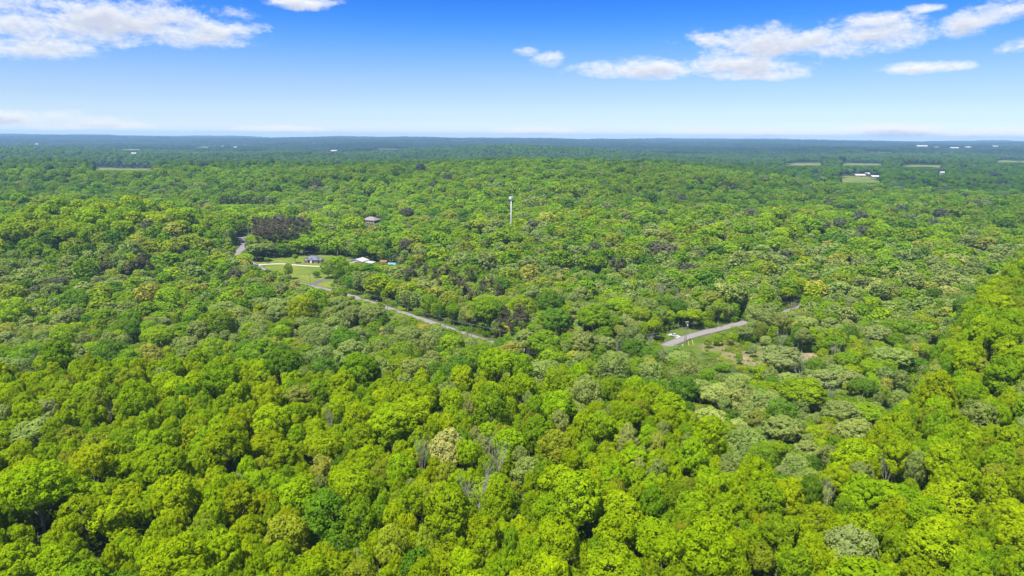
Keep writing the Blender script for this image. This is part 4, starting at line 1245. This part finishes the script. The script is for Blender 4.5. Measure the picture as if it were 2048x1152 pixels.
def tower():
    p = BSITE['tower']
    top = BSITE_TOP - p[2]
    t = thing('cell_tower', tuple(p), 'tall pale monopole cell tower rising above the wooded hill', 'cell tower')
    MB().tube([(0, 0, -1), (0, 0, top * .5), (0, 0, top)], [.72, .55, .40], 12).build('mast', simple('tower_paint', (.44, .45, .46), .5, .04), t, True)
    pl = MB()
    R_ = 2.2
    for k in range(3):
        a = k * 2.094 + .5; b = a + 2.094
        pl.tube([(math.cos(a) * R_, math.sin(a) * R_, top - 1.4), (math.cos(b) * R_, math.sin(b) * R_, top - 1.4)], .09, 5)
        pl.tube([(0, 0, top - 1.6), (math.cos(a) * R_, math.sin(a) * R_, top - 1.4)], .09, 5)
    pl.build('platform', GALV, t)
    for k in range(3):
        a = k * 2.094 + .5; b = a + 2.094
        for q in (.08, .36, .64, .92):
            c = (math.cos(a) * (1 - q) + math.cos(b) * q, math.sin(a) * (1 - q) + math.sin(b) * q)
            MB().box((c[0] * R_ * 1.06, c[1] * R_ * 1.06, top - .6), (.62, .35, 2.8), (a + b) / 2 + math.pi / 2).build('antenna', simple('antenna_cover', (.6, .6, .6), .5, .04), t)
    d = MB().tube([(0.5, -.4, top * .66), (1.0, -.75, top * .66), (1.25, -.95, top * .66)], [.2, .75, .8], 10)
    d.build('dish', WHITE, t)
    MB().tube([(.45, -.45, 0), (.45, -.45, top - 2)], .12, 4).build('cable', GALV, t)
tower()

def utility_pole(key, hgt, label, white=False, transformer=False):
    p = BSITE[key]
    t = thing('utility_pole', tuple(p), label, 'utility pole', 'utility poles along the roads')
    MB().tube([(0, 0, -.8), (0, 0, hgt)], [.2, .14], 7).build('pole', GALV if white else WOOD, t)
    c = MB().box((0, 0, hgt - .7), (2.4, .14, .16), .35).build('crossarm', PALEBARK if transformer else WOOD, t)
    ins = MB()
    for s in (-1, 0, 1): ins.tube([(s * 1.05 * math.cos(.35), s * 1.05 * math.sin(.35), hgt - .62), (s * 1.05 * math.cos(.35), s * 1.05 * math.sin(.35), hgt - .3)], [.09, .05], 6)
    ins.build('insulators', GALV, c)
    if transformer:
        MB().tube([(.42, -.1, hgt - 2.5), (.42, -.1, hgt - 2.4), (.42, -.1, hgt - 1.3), (.42, -.1, hgt - 1.2)], [.2, .34, .34, .2], 9).build('transformer', GALV, t)
        MB().box((0, 0, hgt + .1), (1.9, .6, .35), .2).build('switchgear', WHITE, t)
    return np.array([p[0], p[1], p[2] + hgt - .35])
P1 = utility_pole('pole1', 11, 'wooden utility pole at the road below the lawn')
P2 = utility_pole('pole2', 10.5, 'wooden utility pole left of the open stretch of road')
P3 = utility_pole('pole3', 9.5, 'utility pole near the right end of the open road')
P4 = utility_pole('pole4', 10.5, 'utility pole hidden among the trees at the road bend')
P5 = utility_pole('pole5', 10, 'dark utility pole at the verge opposite the driveway')
P6 = utility_pole('pole6', 12, 'utility pole with pale transformer opposite the driveway', False, True)
utility_pole('pole7', 12, 'pale pole at the bend of the far road', True)
def wires(a, b, label, n=3, sag=1.1):
    t = thing('power_line', tuple((a + b) / 2), label, 'power line', 'power lines between the poles')
    o = (a + b) / 2
    for k in range(n):
        off = np.array([0.9 * (k - 1), .33 * (k - 1), 0])
        pts = []
        for q in np.linspace(0, 1, 13):
            v = a * (1 - q) + b * q + off - o
            v[2] -= sag * 4 * q * (1 - q)
            pts.append(tuple(v))
        MB().tube(pts, .014, 4).build('wire', WIRE, t)
wires(P1, P2, 'power line running from the lawn down to the open road', 3, 2.0)
wires(P2, P3, 'power line above the long open stretch of road', 3, 2.0)
wires(P3, P4, 'power line right of the open road, over the treetops', 3, 1.6)
wires(P4, P5, 'power line crossing from the bend to the driveway', 3, 2.0)

def flagpole():
    t = thing('flagpole', tuple(BSITE['flag']), 'thin white flagpole standing on the lawn', 'flagpole')
    MB().tube([(0, 0, -.5), (0, 0, 12)], [.16, .09], 8).build('pole', WHITE, t)
    MB().tube([(0, 0, 11.95), (0, 0, 12.1), (0, 0, 12.3)], [.1, .18, .06], 8).build('finial', GALV, t)
    MB().tube([(0, 0, -.3), (0, 0, .12)], [.5, .45], 10).build('footing', CONCRETE, t)
flagpole()
def car():
    p = BSITE['car']
    t = thing('parked_car', tuple(p + np.array([0, 0, .2])), 'silver car parked on the short driveway off the crossing road', 'car', None, math.radians(158))
    prof = [(-2.2, .45), (-2.25, .85), (-1.9, 1.0), (1.0, 1.02), (2.0, .9), (2.25, .7), (2.2, .4)]
    b = MB(); n = len(prof)
    b.add([(q[0], -.88, q[1]) for q in prof] + [(q[0], .88, q[1]) for q in prof], [(i, i + 1, n + i + 1, n + i) for i in range(n - 1)] + [(n - 1, 0, n, 2 * n - 1)], [(0, i, i + 1) for i in range(1, n - 1)] + [(n, n + i + 1, n + i) for i in range(1, n - 1)])
    b.build('body', CARPAINT, t)
    c = [(-1.75, 1.0), (-1.35, 1.5), (.25, 1.52), (1.05, 1.02)]
    g = MB().add([(q[0], -.78, q[1]) for q in c] + [(q[0], .78, q[1]) for q in c], [(i, i + 1, i + 5, i + 4) for i in range(3)] + [(0, 1, 2, 3), (4, 7, 6, 5)])
    g.build('window', GLASS, t)
    MB().box((-.55, 0, 1.535), (1.6, 1.5, .05)).build('roof', CARPAINT, t)
    for sx in (-1.4, 1.4):
        for sy in (-.85, .85):
            w = MB().tube([(sx, sy - .11, .36), (sx, sy - .10, .36), (sx, sy + .10, .36), (sx, sy + .11, .36)], [.2, .34, .34, .2], 12).build('wheel', RUBBER, t)
            MB().tube([(sx, sy - .12, .36), (sx, sy + .125, .36)], [.17, .17], 8).build('rim', GALV, w)
    for sy in (-.6, .6): MB().box((2.24, sy, .68), (.06, .34, .16)).build('headlight', WHITE, t)
car()
for k, key in enumerate(('guy1', 'guy2')):
    p = BSITE[key]
    t = thing('guy_wire', tuple(p), ['left', 'right'][k] + ' yellow guy guard slanting from the verge behind the poles', 'guy wire', 'yellow guy guards on the verge')
    e = np.array(P6) - p if k else np.array(P5) - p
    MB().tube([(0, 0, 0), tuple(e * .22)], [.14, .14], 6).build('guard', YELLOW, t)
    MB().tube([tuple(e * .22), tuple(e)], [.025, .025], 4).build('cable', WIRE, t)
    MB().tube([(0, 0, -.4), (0, 0, .25)], [.12, .1], 6).build('anchor', GALV, t)
t = thing('utility_pedestal', tuple(BSITE['pedestal']), 'small white utility box on the green verge', 'utility box')
MB().box((0, 0, .45), (.8, .8, 1.1)).build('cabinet', WHITE, t); MB().box((0, 0, 1.03), (.92, .92, .08)).build('lid', WHITE, t)

def barn(key, L, D, hw, hr, rz, label, roofm, wallm, cat='barn', group=None):
    p = BSITE[key]
    t = thing('barn', tuple(p), label, cat, group, math.radians(rz))
    MB().box((0, 0, hw / 2 - 1.5), (L, D, hw + 3)).build('wall', wallm, t)
    r = MB(); gable_roof(r, -L / 2, L / 2, -D / 2, D / 2, hw, hr, 'x', .5); r.build('roof', roofm, t)
    g = MB(); gable_wall(g, -D / 2, D / 2, -L / 2 - .02, hw, hr * .93)
    o = g.build('gable', wallm, t); o.rotation_euler = (0, 0, math.pi / 2)
    d = MB().box((L * .1, -D / 2 - .04, hw * .36), (L * .22, .06, hw * .7)).build('door', DARK, t)
    for q in (-.3, .36): window(t, q * L, -D / 2, hw * .55, L * .07, hw * .25)
PALEWALL = simple('pale_barn_wall', (.27, .265, .26), .8, .06)
barn('farm1', 27, 15, 4.2, 3.6, -6, 'long white roofed barn at the left of the far farm', WHITE, simple('brown_barn_wall', (.12, .09, .08), .85, .1), 'barn', 'barns of the far farm')
barn('farm2', 15, 11, 5.0, 3.4, -6, 'white roofed barn set back at the far farm', WHITE, LOGWALL, 'barn', 'barns of the far farm')
barn('farm3', 22, 14, 4.0, 3.4, -8, 'white roofed barn at the right of the far farm', WHITE, simple('brown_barn_wall', (.12, .09, .08), .85, .1), 'barn', 'barns of the far farm')
barn('farm4', 16, 11, 5.0, 3.6, -4, 'dark roofed farmhouse between the white barns', DARK, LOGWALL, 'farmhouse', 'barns of the far farm')
for k, (px, py, L, lab) in enumerate(FARBUILD):
    barn('far%d' % k, L, L * .42, 6 + L * .04, 3 + L * .06, -5 + 7 * (k % 3), lab, WHITE if L > 90 or px == 668 else PALEWALL, PALEWALL, 'building', 'white buildings far off')
# ------------------------------------------------------------------ haze
def haze():
    mb = MB().box((0, 6600, 70.0), (30000, 15400, 158.0))
    m, N = new_mat('haze')
    v = N.node('ShaderNodeVolumePrincipled'); o = N.node('ShaderNodeOutputMaterial')
    v.inputs['Color'].default_value = (0.38, 0.64, 1.0, 1)
    v.inputs['Density'].default_value = HAZE_DENSITY
    v.inputs['Anisotropy'].default_value = 0.2
    N.t.links.new(v.outputs[0], o.inputs['Volume'])
    b = mb.build('haze', m)
    tag(b, 'pale blue haze over the far hills', None, None, 'stuff')
HAZE_DENSITY = 0.66e-4
haze()
